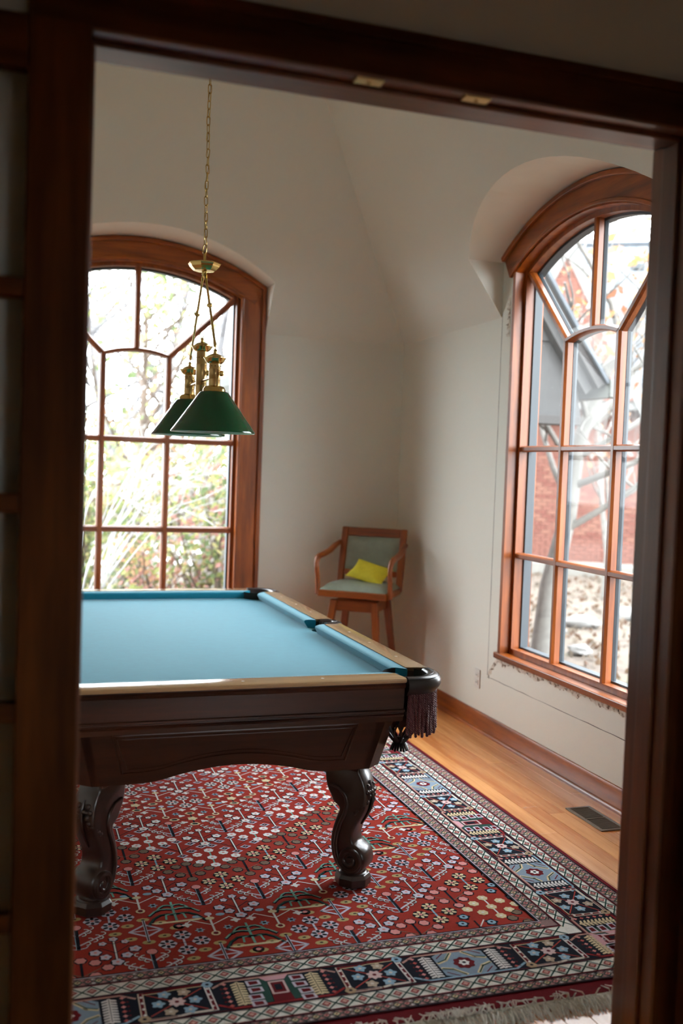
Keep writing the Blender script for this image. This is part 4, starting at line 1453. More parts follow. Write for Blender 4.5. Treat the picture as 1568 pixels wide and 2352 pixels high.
def burner(y, zb, shade, colh):
    """brass tube with bowl cap; zb = bottom z of tube, colh = its height"""
    c = (LXC, y, zb)
    t = MB()
    r = 0.0235
    t.lathe([(0.0, -0.002), (r, -0.002), (r, colh * 0.30), (r + 0.001, colh * 0.30 + 0.001), (r + 0.001, colh * 0.30 + 0.003), (r, colh * 0.30 + 0.004), (r, colh * 0.72), (r + 0.001, colh * 0.72 + 0.001), (r + 0.001, colh * 0.72 + 0.003), (r, colh * 0.72 + 0.004), (r, colh)], 28, c)
    tube = t.build('lamp_tube', M['brass_dull'], lamp, fix=True, smooth=50)
    k = MB()
    k.lathe([(r, colh - 0.004), (0.030, colh - 0.002), (0.039, colh + 0.006), (0.0425, colh + 0.014), (0.0465, colh + 0.018), (0.0470, colh + 0.020), (0.0440, colh + 0.020), (0.034, colh + 0.018), (0.034, colh + 0.025), (0.031, colh + 0.028), (0.020, colh + 0.034), (0.008, colh + 0.038), (0.0065, colh + 0.046), (0.008, colh + 0.050), (0.004, colh + 0.057), (0.0, colh + 0.058)], 32, c)
    k.build('lamp_cap', M['brass'], tube, fix=True, smooth=40)
    for i in range(10):
        a = 2 * PI * i / 10 + 0.2
        h = MB()
        h.ball((c[0] + (r + 0.0003) * math.cos(a), c[1] + (r + 0.0003) * math.sin(a), zb + colh * 0.86), 0.0028, 8, 5, (0.6, 0.6, 1))
        h.build('hole_shade_dot', M['black'], tube)  # black dots in place of the shade inside the holes
    kb = MB()
    a = math.radians(-45)
    d = Vector((math.cos(a), math.sin(a), 0))
    p = Vector(c) + Vector((0, 0, colh * 0.55))
    kb.tube([p + d * 0.02, p + d * 0.030, p + d * 0.0305, p + d * 0.037, p + d * 0.041, p + d * 0.044], [0.006, 0.006, 0.0115, 0.0125, 0.010, 0.004], 14)
    kb.build('knob', M['brass'], tube, smooth=40)
    if shade:
        zs = zb - 0.020
        f = MB()
        f.lathe([(0.026, 0.024), (0.040, 0.020), (0.046, 0.010), (0.047, 0.002), (0.048, 0.0), (0.040, -0.002)], 32, (LXC, y, zs))
        f.build('shade_holder', M['brass'], tube, fix=True, smooth=50)
        g = MB()
        g.lathe([(0.030, 0.0005), (0.050, 0.0), (0.0585, -0.003), (0.064, -0.010), (0.171, -0.160), (0.1735, -0.164), (0.1735, -0.168)], 64, (LXC, y, zs))
        sh = g.build('lamp_shade', gm, lamp, fix=True, smooth=40)
        g = MB()
        g.lathe([(0.030, -0.003), (0.050, -0.0035), (0.0565, -0.0065), (0.0615, -0.0125), (0.1685, -0.1615), (0.1705, -0.1655), (0.1710, -0.1695), (0.1735, -0.1685)], 64, (LXC, y, zs))
        g.build('shade_lining', om, sh, fix=True, smooth=40)
        bl = MB()
        bl.ball((LXC, y, zs - 0.075), 0.030, 16, 10, (1, 1, 1.25))
        bl.build('light_bulb', mat('frosted_bulb', S(225, 225, 220), 0.3), lamp, smooth=80)
    return tube
YF_, YR_ = LYC - 0.300, LYC + 0.300
burner(YF_, 1.841, True, 0.098)
burner(YR_, 1.841, True, 0.098)
burner(LYC, 1.800, False, 0.218)
mb = MB()
mb.tube([(LXC, LYC, 2.072), (LXC + 0.006, LYC, 2.080), (LXC + 0.007, LYC, 2.090), (LXC + 0.001, LYC, 2.100), (LXC - 0.005, LYC, 2.094)], 0.0018, 8)
mb.build('hook', M['brass'], lamp, smooth=60)
mb = MB()
mb.tube([(LXC, YF_, 1.885), (LXC, YR_, 1.885)], 0.0065, 12)
mb.build('cross_bar', M['brass_dull'], lamp, smooth=60)
mb = MB()
mb.lathe([(0.0, -0.026), (0.010, -0.024), (0.018, -0.014), (0.0235, -0.004), (0.0235, 0.002)], 24, (LXC, LYC, 1.80))
mb.build('lower_finial', M['brass'], lamp, fix=True, smooth=50)
# plate with octagonal outline
mb = MB()
rings = []
for r, z in ((0.010, 2.404), (0.062, 2.402), (0.070, 2.400), (0.0705, 2.396), (0.066, 2.390), (0.062, 2.383), (0.052, 2.372), (0.044, 2.366), (0.0, 2.364)):
    rings.append([(LXC + r * 1.05 * math.cos(PI / 8 + PI / 4 * j), LYC + r * 1.0 * math.sin(PI / 8 + PI / 4 * j), z) for j in range(8)])
mb.loft(rings, caps=False)
mb.build('hanger_plate', M['brass'], lamp, fix=True)
mb = MB()
mb.lathe([(0.0, 0.0), (0.009, 0.0), (0.009, 0.006), (0.0065, 0.010), (0.0065, 0.038), (0.0, 0.040)], 16, (LXC, LYC, 2.403))
mb.lathe([(0.0, -0.022), (0.008, -0.020), (0.011, -0.010), (0.010, 0.0)], 16, (LXC, LYC, 2.364))
mb.build('stem', M['brass'], lamp, fix=True, smooth=50)
for sg, yy in ((-1, YF_), (1, YR_)):
    a = Vector((LXC, LYC + sg * 0.026, 2.352))
    b_ = Vector((LXC, yy, 2.004))
    u = (b_ - a)
    mb = MB()
    ts = [0, 0.02, 0.021, 0.05, 0.051, 0.425, 0.435, 0.442, 0.452, 0.462, 0.470, 0.94, 0.942, 0.985, 1.0]
    rs = [0.003, 0.005, 0.0074, 0.0074, 0.0054, 0.0054, 0.0085, 0.0122, 0.0125, 0.0092, 0.0054, 0.0054, 0.0070, 0.0070, 0.002]
    mb.tube([a + u * t for t in ts], rs, 12)
    rod = mb.build('support_rod', M['brass'], lamp, smooth=45)
    mb = MB()
    cpt = b_ + Vector((0, 0, -0.004))
    mb.tube([cpt + Vector((0, 0.006 * math.cos(t), 0.006 * math.sin(t))) for t in [2 * PI * i / 14 for i in range(14)]], 0.0016, 6, closed=True)
    mb.ball(a + Vector((0, 0, 0.006)), 0.008, 10, 6)
    mb.build('loop', M['brass'], rod, smooth=60)
# chain
lk = MB()
pth = []
hl, wd = 0.0125, 0.0075
for i in range(20):
    t = 2 * PI * i / 20
    pth.append((wd * math.cos(t), 0, (hl if math.sin(t) > 0 else -hl) + wd * math.sin(t) if abs(math.cos(t)) < 0.999 else 0))
lk.tube(pth, 0.0022, 6, closed=True)
lme = lk.mesh('chain_link', 60)
lme.materials.append(M['brass'])
z, i = 2.462, 0
random.seed(2)
while z < ZT - 0.03:
    o = bpy.data.objects.new('chain_link', lme)
    link(o, lamp)
    o.location = (LXC + 0.0015 * math.sin(i * 0.7), LYC + 0.001 * math.cos(i), z)
    o.rotation_euler = (random.uniform(-0.05, 0.05), random.uniform(-0.08, 0.08), math.radians(20 + (90 if i % 2 else 0)) + random.uniform(-0.25, 0.25))
    z += 0.0345
    i += 1
mb = MB()
n = 110
mb.tube([(LXC + 0.005 * math.sin(k * 0.55), LYC + 0.005 * math.cos(k * 0.55), 2.44 + (ZT - 2.45) * k / n) for k in range(n + 1)], 0.0014, 5)
mb.build('cord', mat('gold_cord', S(150, 122, 70), 0.5), lamp, smooth=80)
mb = MB()
mb.lathe([(0.0, -0.035), (0.012, -0.034), (0.030, -0.024), (0.055, -0.012), (0.062, -0.003), (0.062, 0.0)], 32, (LXC, LYC, ZT))
mb.build('ceiling_canopy', M['brass'], lamp, fix=True, smooth=50)

# ------------------------------------------------------------------ bar stool
M['seat_fabric'] = mat('sage_vinyl', S(142, 152, 136), 0.42, var=0.08, vscale=25)
st = empty('bar_stool', (2.238, 6.195, 0.0), math.radians(-37.1))
tag(st, 'wooden swivel bar stool with arms and sage green pads in the corner', 'bar stool')
def sb(name, mb, m, **k):
    return mb.build(name, m, st, local=True, **k)
mb = MB()
fr_ = [(-0.235, -0.21), (0.235, -0.21), (0.225, 0.20), (-0.225, 0.20)]
mb.loft([[(x, y, z) for x, y in fr_] for z in (0.683, 0.728)])
sb('seat_frame', mb, M['oak_x'], fix=True, bevel=0.008)
mb = MB()
N = 14
rings = []
for i in range(N + 1):
    v = -1 + 2 * i / N
    row = []
    for j in range(N + 1):
        u = -1 + 2 * j / N
        e = max(abs(u), abs(v))
        z = 0.729 + 0.048 * (1 - abs(u) ** 5) ** 0.5 * (1 - abs(v) ** 5) ** 0.5
        row.append((u * 0.222, -0.004 + v * 0.198, z))
    rings.append(row)
vs = [p for r in rings for p in r]
fs = [(i * (N + 1) + j, i * (N + 1) + j + 1, (i + 1) * (N + 1) + j + 1, (i + 1) * (N + 1) + j) for i in range(N) for j in range(N)]
mb.add(vs, fs)
sb('seat_cushion', mb, M['seat_fabric'], smooth=70)
lean = lambda z: 0.175 + 0.10 * (z - 0.70) / 0.42
for s in (-1, 1):
    mb = MB()
    mb.loft([[(s * 0.232 - s * 0.0, lean(z) - 0.016, z), (s * 0.232, lean(z) + 0.018, z), (s * 0.187, lean(z) + 0.018, z), (s * 0.187, lean(z) - 0.016, z)] for z in (0.70, 0.80, 0.92, 1.04, 1.118)])
    sb('back_post', mb, M['oak_z'], fix=True, bevel=0.006)
for (z0, z1, nm) in ((1.058, 1.117, 'top_rail'), (0.795, 0.832, 'lower_rail')):
    mb = MB()
    mb.loft([[(-0.1865, lean(z) - 0.013, z), (0.1865, lean(z) - 0.013, z), (0.1865, lean(z) + 0.015, z), (-0.1865, lean(z) + 0.015, z)] for z in (z0, z1)])
    sb(nm, mb, M['oak_x'], fix=True, bevel=0.005)
mb = MB()
vs = []
for i in range(N + 1):
    v = -1 + 2 * i / N
    for j in range(N + 1):
        u = -1 + 2 * j / N
        z = 0.945 + v * 0.112
        y = lean(z) - 0.006 - 0.024 * (1 - abs(u) ** 6) ** 0.5 * (1 - abs(v) ** 6) ** 0.5
        vs.append((u * 0.1862, y, z))
mb.add(vs, fs)
sb('back_cushion', mb, M['seat_fabric'], smooth=70, fix=False)
for s in (-1, 1):
    mb = MB()
    pth = [(s * 0.236, 0.225, 1.012), (s * 0.240, 0.150, 0.996), (s * 0.246, 0.060, 0.966), (s * 0.250, -0.040, 0.950), (s * 0.252, -0.120, 0.944), (s * 0.252, -0.172, 0.930),
           (s * 0.250, -0.192, 0.898), (s * 0.248, -0.190, 0.855), (s * 0.246, -0.178, 0.815), (s * 0.246, -0.168, 0.765), (s * 0.246, -0.165, 0.692)]
    mb.tube(pth, [0.018, 0.020, 0.021, 0.021, 0.020, 0.019, 0.017, 0.016, 0.016, 0.017, 0.019], 10)
    sb('armrest', mb, M['oak_y'], smooth=60)
mb = MB()
mb.lathe([(0.0, 0.0), (0.085, 0.0), (0.085, 0.016), (0.0, 0.016)], 24, (0, 0, 0.6665))
sb('swivel', mb, M['black'], fix=True)
mb = MB()
for (x0, x1, y0, y1) in ((-0.125, 0.125, -0.145, -0.123), (-0.125, 0.125, 0.123, 0.145), (-0.145, -0.123, -0.122, 0.122), (0.123, 0.145, -0.122, 0.122)):
    mb.box(x0, x1, y0, y1, 0.590, 0.660)
mb.box(-0.13, 0.13, -0.13, 0.13, 0.650, 0.6662)
sb('base_apron', mb, M['oak_x'], bevel=0.003)
for sx in (-1, 1):
    for sy in (-1, 1):
        mb = MB()
        def sec(cx, cy, h, z):
            return [(cx - h, cy - h, z), (cx + h, cy - h, z), (cx + h, cy + h, z), (cx - h, cy + h, z)]
        mb.loft([sec(sx * 0.215, sy * 0.215, 0.017, 0.0), sec(sx * 0.138, sy * 0.138, 0.023, 0.662)])
        sb('leg', mb, M['oak_z'], fix=True, bevel=0.004)
for (ax_, pts) in (('x', ((-0.19, -0.19), (0.19, -0.19))), ('x', ((-0.19, 0.19), (0.19, 0.19))), ('y', ((-0.19, -0.19), (-0.19, 0.19))), ('y', ((0.19, -0.19), (0.19, 0.19)))):
    mb = MB()
    mb.tube([(pts[0][0], pts[0][1], 0.20), (pts[1][0], pts[1][1], 0.20)], 0.012, 8)
    sb('foot_rail', mb, M['oak_' + ax_], smooth=60)

# yellow cushion lying on the stool
mb = MB()
N2 = 20
top, bot = [], []
random.seed(5)
for i in range(N2 + 1):
    v = -1 + 2 * i / N2
    for j in range(N2 + 1):
        u = -1 + 2 * j / N2
        w_ = 1 - 0.16 * (1 - u * u) * 0 - 0.10 * (1 - abs(v)) * abs(u) ** 2
        x = u * 0.138 * (1 - 0.10 * (1 - v * v) * abs(u))
        y = v * 0.088 * (1 - 0.12 * (1 - u * u) * abs(v))
        h = 0.034 * ((1 - u ** 4) * (1 - v ** 4)) ** 0.55 + 0.003 * math.sin(u * 7 + v * 3) * (1 - u * u) * (1 - v * v)
        top.append((x, y, h + 0.001))
        bot.append((x, y, -h * 0.75))
mb.add(top, [(i * (N2 + 1) + j, i * (N2 + 1) + j + 1, (i + 1) * (N2 + 1) + j + 1, (i + 1) * (N2 + 1) + j) for i in range(N2) for j in range(N2)])
mb.add(bot, [(i * (N2 + 1) + j, (i + 1) * (N2 + 1) + j, (i + 1) * (N2 + 1) + j + 1, i * (N2 + 1) + j + 1) for i in range(N2) for j in range(N2)])
Mst = Matrix.Translation((2.238, 6.195, 0)) @ Matrix.Rotation(math.radians(-37.1), 4, 'Z')
Mp = Mst @ Matrix.Translation((0.045, 0.030, 0.832)) @ Matrix.Rotation(math.radians(-12), 4, 'Z') @ Matrix.Rotation(math.radians(12), 4, 'Y') @ Matrix.Rotation(math.radians(38), 4, 'X')
mb.xform(Mp)
yc = mb.build('cushion', mat('yellow_cloth', S(214, 200, 40), 0.75, var=0.06, vscale=40, bump=0.2, bscale=60), smooth=70)
tag(yc, 'small bright yellow cushion lying on the bar stool seat', 'cushion')

# ------------------------------------------------------------------ floor register
VX0, VX1, VY0, VY1 = 2.452, 2.578, 3.630, 3.925
ve = empty('floor_vent', ((VX0 + VX1) / 2, (VY0 + VY1) / 2, 0))
tag(ve, 'grey metal floor register with dark slots beside the baseboard', 'floor vent')
M['vent'] = mat('vent_metal', S(120, 108, 92), 0.38, 0.6)
mb = MB()
fw_ = 0.015
mb.box(VX0, VX1, VY0, VY0 + fw_, 0.0004, 0.006).box(VX0, VX1, VY1 - fw_, VY1, 0.0004, 0.006)
mb.box(VX0, VX0 + fw_, VY0 + fw_, VY1 - fw_, 0.0004, 0.006).box(VX1 - fw_, VX1, VY0 + fw_, VY1 - fw_, 0.0004, 0.006)
ym = (VY0 + VY1) / 2
mb.box(VX0 + fw_, VX1 - fw_, ym - 0.005, ym + 0.005, 0.0004, 0.0055)
mb.build('vent_frame', M['vent'], ve, bevel=0.0015)
mb = MB(); mb.box(VX0 + fw_, VX1 - fw_, VY0 + fw_, VY1 - fw_, 0.0003, 0.0009); mb.build('opening_shade_sheet', M['black'], ve)  # solid black sheet standing in for the shade down the duct
sl_ = MB(); sl_.box(-(VX1 - VX0) / 2 + fw_, (VX1 - VX0) / 2 - fw_, -0.0022, 0.0022, 0.0011, 0.0048)
sme = sl_.mesh('slat'); sme.materials.append(M['vent'])
for h0, h1 in ((VY0 + fw_, ym - 0.005), (ym + 0.005, VY1 - fw_)):
    for k in range(1, 11):
        o = bpy.data.objects.new('slat', sme)
        link(o, ve)
        o.location = ((VX0 + VX1) / 2, h0 + (h1 - h0) * k / 11, 0)

# ------------------------------------------------------------------ outdoors
OUT, LEAF = 0.21, 0.44
def O(r, g, b, k=OUT):
    return tuple(c * k for c in S(r, g, b))
def P(r, g, b):
    return O(r, g, b, LEAF)
GZ = -0.30
gm_, nt, b = principled('leafy_ground')
f = noise_fac(nt, 3.2, 8, (1, 1, 1), 0.75)
nt.links.new(ramp(nt, f, [(0.30, O(112, 96, 80)), (0.45, O(160, 140, 124)), (0.56, O(186, 166, 148)), (0.68, O(150, 150, 100))]), b.inputs['Base Color'])
b.inputs['Roughness'].default_value = 1.0
mb = MB()
mb.add([(-30, -30, GZ), (45, -30, GZ), (45, 60, GZ), (-30, 60, GZ)], [(0, 1, 2, 3)])
struct(mb.build('ground', gm_), 'leaf-strewn ground outside the windows')
mb = MB(); mb.box(-14, 12, 17.3, 22.6, GZ - 0.05, GZ + 0.02)
struct(mb.build('driveway', mat('pale_concrete', P(226, 224, 220), 0.9, var=0.04, vscale=2)), 'pale concrete driveway beyond the left window')

M['leaf'] = attr_mat('leaf', 0.7, translucent=0.45)
def leaves(mb, pts, rnd, size, cols):
    for p in pts:
        p = Vector(p)
        a = Vector((rnd.gauss(0, 1), rnd.gauss(0, 1), rnd.gauss(0, 1))).normalized()
        t = a.orthogonal().normalized()
        s = a.cross(t)
        r = size * rnd.uniform(0.6, 1.25)
        g = rnd.uniform(0.8, 1.15)
        c = rnd.choice(cols)
        c = (min(1, c[0] * g), min(1, c[1] * g), min(1, c[2] * g))
        mb.add([p + t * r, p + s * r * 0.55 + a * r * 0.12, p - t * r, p - s * r * 0.55 + a * r * 0.12], [(0, 1, 2), (0, 2, 3)], c)

def tree(name, label, cat, base, h, seed, trunk_r, bark, leaf_cols, nleaf, leaf_size, spread=0.5, group=None, first=0.3, nb=9, levels=3, lean=(0, 0), zmin=0.0):
    rnd = random.Random(seed)
    base = Vector((base[0], base[1], GZ - 0.03))
    root = empty(name, base)
    tag(root, label, cat, group)
    wb = MB()
    tips = []
    def grow(p, d, L, r, lv):
        n = 5 if lv == 0 else 4
        path, rad = [p], [r]
        q = p
        for i in range(n):
            d = (d + Vector((rnd.gauss(0, 0.12), rnd.gauss(0, 0.12), rnd.gauss(0, 0.08) + (0.03 if lv else 0.0)))).normalized()
            q = q + d * (L / n)
            path.append(q)
            rad.append(r * (1 - 0.62 * (i + 1) / n))
        wb.tube(path, rad, 6 if lv < 2 else 4)
        if lv >= levels:
            tips.extend(path[1:])
            return
        k = nb if lv == 0 else rnd.randint(3, 5)
        for i in range(k):
            t = first + (1 - first) * (i + rnd.random()) / k if lv == 0 else rnd.uniform(0.25, 1.0)
            j = min(int(t * n), n - 1)
            pp = path[j].lerp(path[j + 1], t * n - j)
            az = rnd.uniform(0, 2 * PI)
            el = rnd.uniform(0.15, 0.9)
            nd = (d * 0.35 + Vector((math.cos(az) * spread * 1.6, math.sin(az) * spread * 1.6, el))).normalized()
            grow(pp, nd, L * rnd.uniform(0.38, 0.58), max(0.004, r * 0.42 * (1 - 0.5 * t) + 0.003), lv + 1)
        tips.append(path[-1])
    grow(base, Vector((lean[0], lean[1], 1)).normalized(), h * 0.8, trunk_r, 0)
    wb.build('trunk', bark, root, smooth=70)
    if nleaf:
        lb = MB()
        tt = [t for t in tips if t.z > zmin]
        pts = []
        for _ in range(nleaf):
            t = rnd.choice(tt)
            pts.append(t + Vector((rnd.gauss(0, 0.10), rnd.gauss(0, 0.10), rnd.gauss(0, 0.08))) * (h / 4 + 0.4))
        leaves(lb, pts, rnd, leaf_size, leaf_cols)
        lo = lb.build('foliage', M['leaf'], root)
        lo['kind'] = 'stuff'
    return root
bark_g = mat('grey_bark', P(150, 146, 140), 0.9, var=0.2, vscale=12)
bark_b = mat('brown_bark', P(124, 106, 92), 0.9, var=0.25, vscale=12)
bark_d = mat('dark_bark', P(150, 148, 150), 0.9, var=0.2, vscale=12)
twig_p = mat('pale_twigs', P(214, 214, 214), 0.8)
YEL, YGR, GRN = P(224, 214, 150), P(190, 200, 128), P(142, 162, 112)  # leaf tints paled and greyed to carry the veiling window glare
ORG, PNK, RUS = P(228, 176, 136), P(226, 168, 158), P(196, 130, 100)
PAL = P(214, 208, 202)
# back window side
tree('maple_tree', 'brown trunked tree with yellow leaves beside the pale driveway', 'tree', (1.88, 15.6), 5.2, 21, 0.10, bark_b, [YEL, YGR, PAL, GRN], 900, 0.085, 0.6, nb=11)
tg = 'bare trees beyond the driveway'
for i, (x, y, h, lb_) in enumerate(((2.75, 24.0, 10.5, 'tall bare tree standing right behind the driveway'), (1.0, 25.5, 9.5, 'bare tree at the far left of the back window'), (4.9, 26.0, 10.0, 'bare tree seen in the right panes of the back window'), (3.6, 30.5, 11.0, 'tallest far tree with thin grey branches'))):
    tree('bare_tree', lb_, 'tree', (x, y), h, 40 + i, 0.17, bark_d, [PAL, ORG, P(200, 190, 180)], 380, 0.10, 0.65, tg, 0.15, 15, 3)
sg_ = 'autumn shrubs outside the back window'
def shrub(base, h, wdt, seed, cols, n, label, size=0.055):
    rnd = random.Random(seed)
    base = Vector((base[0], base[1], GZ - 0.02))
    root = empty('shrub', base)
    tag(root, label, 'shrub', sg_)
    wb = MB()
    pts = []
    for i in range(16):
        az = rnd.uniform(0, 2 * PI)
        path = [base + Vector((rnd.gauss(0, 0.06), rnd.gauss(0, 0.06), 0))]
        d = Vector((math.cos(az) * 0.45 * wdt / h, math.sin(az) * 0.45 * wdt / h, 1)).normalized()
        for k in range(6):
            d = (d + Vector((rnd.gauss(0, 0.12), rnd.gauss(0, 0.12), 0))).normalized()
            path.append(path[-1] + d * (h * rnd.uniform(0.75, 1.05) / 6))
        wb.tube(path, [0.016 * (1 - 0.13 * k) for k in range(7)], 5)
        pts += path[1:]
    wb.build('stems', bark_b, root, smooth=70)
    lb = MB()
    lp = []
    for _ in range(n):
        p = rnd.choice(pts)
        lp.append(p + Vector((rnd.gauss(0, 0.16), rnd.gauss(0, 0.16), rnd.gauss(0, 0.13))))
    leaves(lb, lp, rnd, size, cols)
    lo = lb.build('foliage', M['leaf'], root)
    lo['kind'] = 'stuff'
shrub((2.20, 10.9), 2.1, 1.5, 3, [YGR, YEL, GRN, PNK, PAL], 2000, 'yellow-green shrub with pink leaves close to the back window', 0.05)
shrub((1.42, 12.4), 2.0, 1.3, 14, [YGR, YEL, PAL, GRN], 1200, 'pale yellow shrub in the middle panes of the back window', 0.055)
shrub((1.62, 11.4), 1.0, 1.0, 4, [PNK, YGR, ORG], 700, 'low pinkish shrub in front of the driveway', 0.045)
shrub((0.95, 13.6), 2.3, 1.5, 6, [YEL, YGR, GRN], 1300, 'yellow shrub at the left edge of the back window', 0.06)
shrub((3.05, 14.2), 3.0, 2.2, 7, [YGR, PAL, ORG, GRN], 2200, 'large mixed green and orange shrub in the right panes', 0.065)
shrub((3.9, 23.4), 3.0, 3.2, 9, [YGR, P(190, 180, 160), PAL, ORG], 1800, 'rounded shrub across the driveway on the right', 0.10)
shrub((1.9, 23.8), 3.4, 3.4, 10, [P(190, 180, 160), PAL, YEL, ORG], 1800, 'rounded shrub across the driveway on the left', 0.10)
# pale arching twigs
rnd = random.Random(12)
root = empty('twig_bush', (0.55, 9.3, GZ))
tag(root, 'leafless bush with pale arching twigs near the back window', 'bush')
mb = MB()
for i in range(16):
    p = Vector((0.55 + rnd.gauss(0, 0.05), 9.3 + rnd.gauss(0, 0.08), GZ - 0.02))
    tip = Vector((rnd.uniform(0.7, 2.3), 9.3 + rnd.uniform(-0.8, 0.8), rnd.uniform(1.0, 1.9)))
    up = rnd.uniform(0.5, 1.1)
    path = []
    for k in range(10):
        t = k / 9
        q = p.lerp(tip, t) + Vector((0, 0, up * math.sin(PI * t) * 0.8))
        path.append(q + Vector((rnd.gauss(0, 0.015), 0, rnd.gauss(0, 0.015))))
    mb.tube(path, [0.009 * (1 - 0.085 * k) for k in range(10)], 5)
    for k in (4, 5, 6, 7, 8):
        d = (path[k] - path[k - 1]).normalized()
        e = (d + Vector((rnd.gauss(0, 0.5), rnd.gauss(0, 0.3), rnd.gauss(0, 0.5)))).normalized()
        mb.tube([path[k], path[k] + e * rnd.uniform(0.15, 0.4)], [0.006, 0.002], 4)
mb.build('twigs', twig_p, root, smooth=70)

# right window side
tree('oak_tree', 'grey forked tree with orange leaves outside the stripped window', 'tree', (5.16, 8.85), 4.6, 77, 0.115, bark_g, [ORG, ORG, P(236, 178, 120), RUS, PAL], 620, 0.07, 0.60, None, 0.33, 12, 3, zmin=2.3)
tree('young_tree', 'slim bare young tree in front of the brick house', 'tree', (8.35, 12.6), 4.4, 91, 0.05, bark_g, [ORG, PAL], 160, 0.06, 0.6, None, 0.25, 9, 2, zmin=1.5)

# neighbouring brick house, built in its own frame
HO, HA_ = (10.45, 16.47, GZ), math.radians(-32.4)
ho = empty('brick_house', HO, HA_)
tag(ho, 'neighbouring brick house with shingled roof and steep front gable', 'house')
M['mortar'] = mat('mortar', O(212, 190, 178), 0.95)
brick_ms = [mat('brick_%s' % n, c, 0.9, var=0.12, vscale=6) for n, c in (('rose', O(212, 138, 118)), ('salmon', O(222, 152, 128)), ('clay', O(200, 122, 104)))]
shingle_ms = [mat('shingle_%s' % n, c, 0.9, var=0.1, vscale=5) for n, c in (('ash', O(176, 182, 190)), ('slate', O(160, 168, 178)), ('pale', O(190, 194, 198)))]
M['house_trim'] = mat('house_trim', O(206, 204, 200), 0.7)
def hb(name, mb, m, par=None, **k):
    o = mb.build(name, m, par or ho, local=True, **k)
    return o
mb = MB(); mb.box(-6, 6, 0.03, 8.5, 0, 3.20)
core = hb('house_wall', mb, M['mortar'])
# bricks: the ones in view singly, the rest joined
bl, bh, gap = 0.20, 0.064, 0.011
bmesh_v = []
for m_ in brick_ms:
    t = MB(); t.box(-bl / 2, bl / 2, 0.0, 0.05, 0, bh)
    me = t.mesh('brick'); me.materials.append(m_); bmesh_v.append(me)
rest = MB()
rnd = random.Random(1)
cnt = 0
for row in range(42):
    z = 0.02 + row * (bh + gap)
    off = (bl + gap) / 2 if row % 2 else 0
    for k in range(-12, 13):
        x = k * (bl + gap) + off
        if -1.25 < x < 1.25 and 0.55 < z < 2.45 and cnt < 300:
            o = bpy.data.objects.new('brick', bmesh_v[rnd.randrange(3)])
            link(o, core, True)
            o.location = (x, rnd.uniform(-0.004, 0.004), z)
            cnt += 1
        else:
            y = rnd.uniform(-0.004, 0.004)
            rest.box(x - bl / 2, x + bl / 2, y, 0.05, z, z + bh)
o = hb('brick_courses', rest, brick_ms[0], core)
o['kind'] = 'stuff'
# main roof
sl = (6.8 - GZ - 3.2) / 4.9
rz = lambda y: 3.25 + (y + 0.4) * sl
mb = MB()
mb.loft([[(x, -0.4, rz(-0.4) - 0.12), (x, 4.5, rz(4.5) - 0.12), (x, 9.4, rz(-0.4) - 0.12), (x, 9.4, rz(-0.4) - 0.02), (x, 4.5, rz(4.5) - 0.02), (x, -0.4, rz(-0.4) - 0.02)] for x in (-6.3, 6.3)])
roof = hb('roof', mb, shingle_ms[1], fix=True)
sw_, se = 0.28, 0.235
L = math.hypot(4.9, 4.9 * sl)
ang = math.atan(sl)
smesh = []
for m_ in shingle_ms:
    t = MB(); t.box(-sw_ / 2 + 0.006, sw_ / 2 - 0.006, 0.0, se + 0.05, -0.005, 0.028)
    t.xform(Matrix.Rotation(ang, 4, 'X'))
    me = t.mesh('shingle'); me.materials.append(m_); smesh.append(me)
cnt = 0
rest = MB()
nr = int(L / se)
for row in range(nr):
    y = -0.4 + row * se * math.cos(ang)
    for k in range(-14, 15):
        x = k * sw_ + (sw_ / 2 if row % 2 else 0)
        if 0.0 < x < 2.6 and cnt < 300:
            o = bpy.data.objects.new('shingle', smesh[rnd.randrange(3)])
            link(o, roof, True)
            o.location = (x, y, rz(y) + 0.006 + rnd.uniform(0, 0.012))
            cnt += 1
        else:
            t = MB(); t.box(-sw_ / 2 + 0.006, sw_ / 2 - 0.006, 0.0, se + 0.05, -0.005, 0.028)
            t.xform(Matrix.Translation((x, y, rz(y) + 0.006 + rnd.uniform(0, 0.012))) @ Matrix.Rotation(ang, 4, 'X'))
            rest.add(t.v, t.f)
o = hb('shingle_courses', rest, shingle_ms[0], roof)
o['kind'] = 'stuff'
mb = MB(); mb.box(-6.3, 6.3, 4.36, 4.64, rz(4.5) - 0.02, rz(4.5) + 0.07)
hb('ridge_cap', mb, shingle_ms[1], roof, bevel=0.03)
mb = MB(); mb.lathe([(0.16, 0), (0.16, 0.12), (0.09, 0.16), (0, 0.17)], 16, (0.85, 3.55, rz(3.55) + 0.0))
hb('roof_vent', mb, mat('vent_grey', O(128, 136, 142), 0.7), roof, fix=True, smooth=50)
mb = MB(); mb.box(-6.3, 6.3, -0.52, -0.38, rz(-0.4) - 0.20, rz(-0.4) - 0.04)
hb('gutter', mb, M['house_trim'], bevel=0.02)
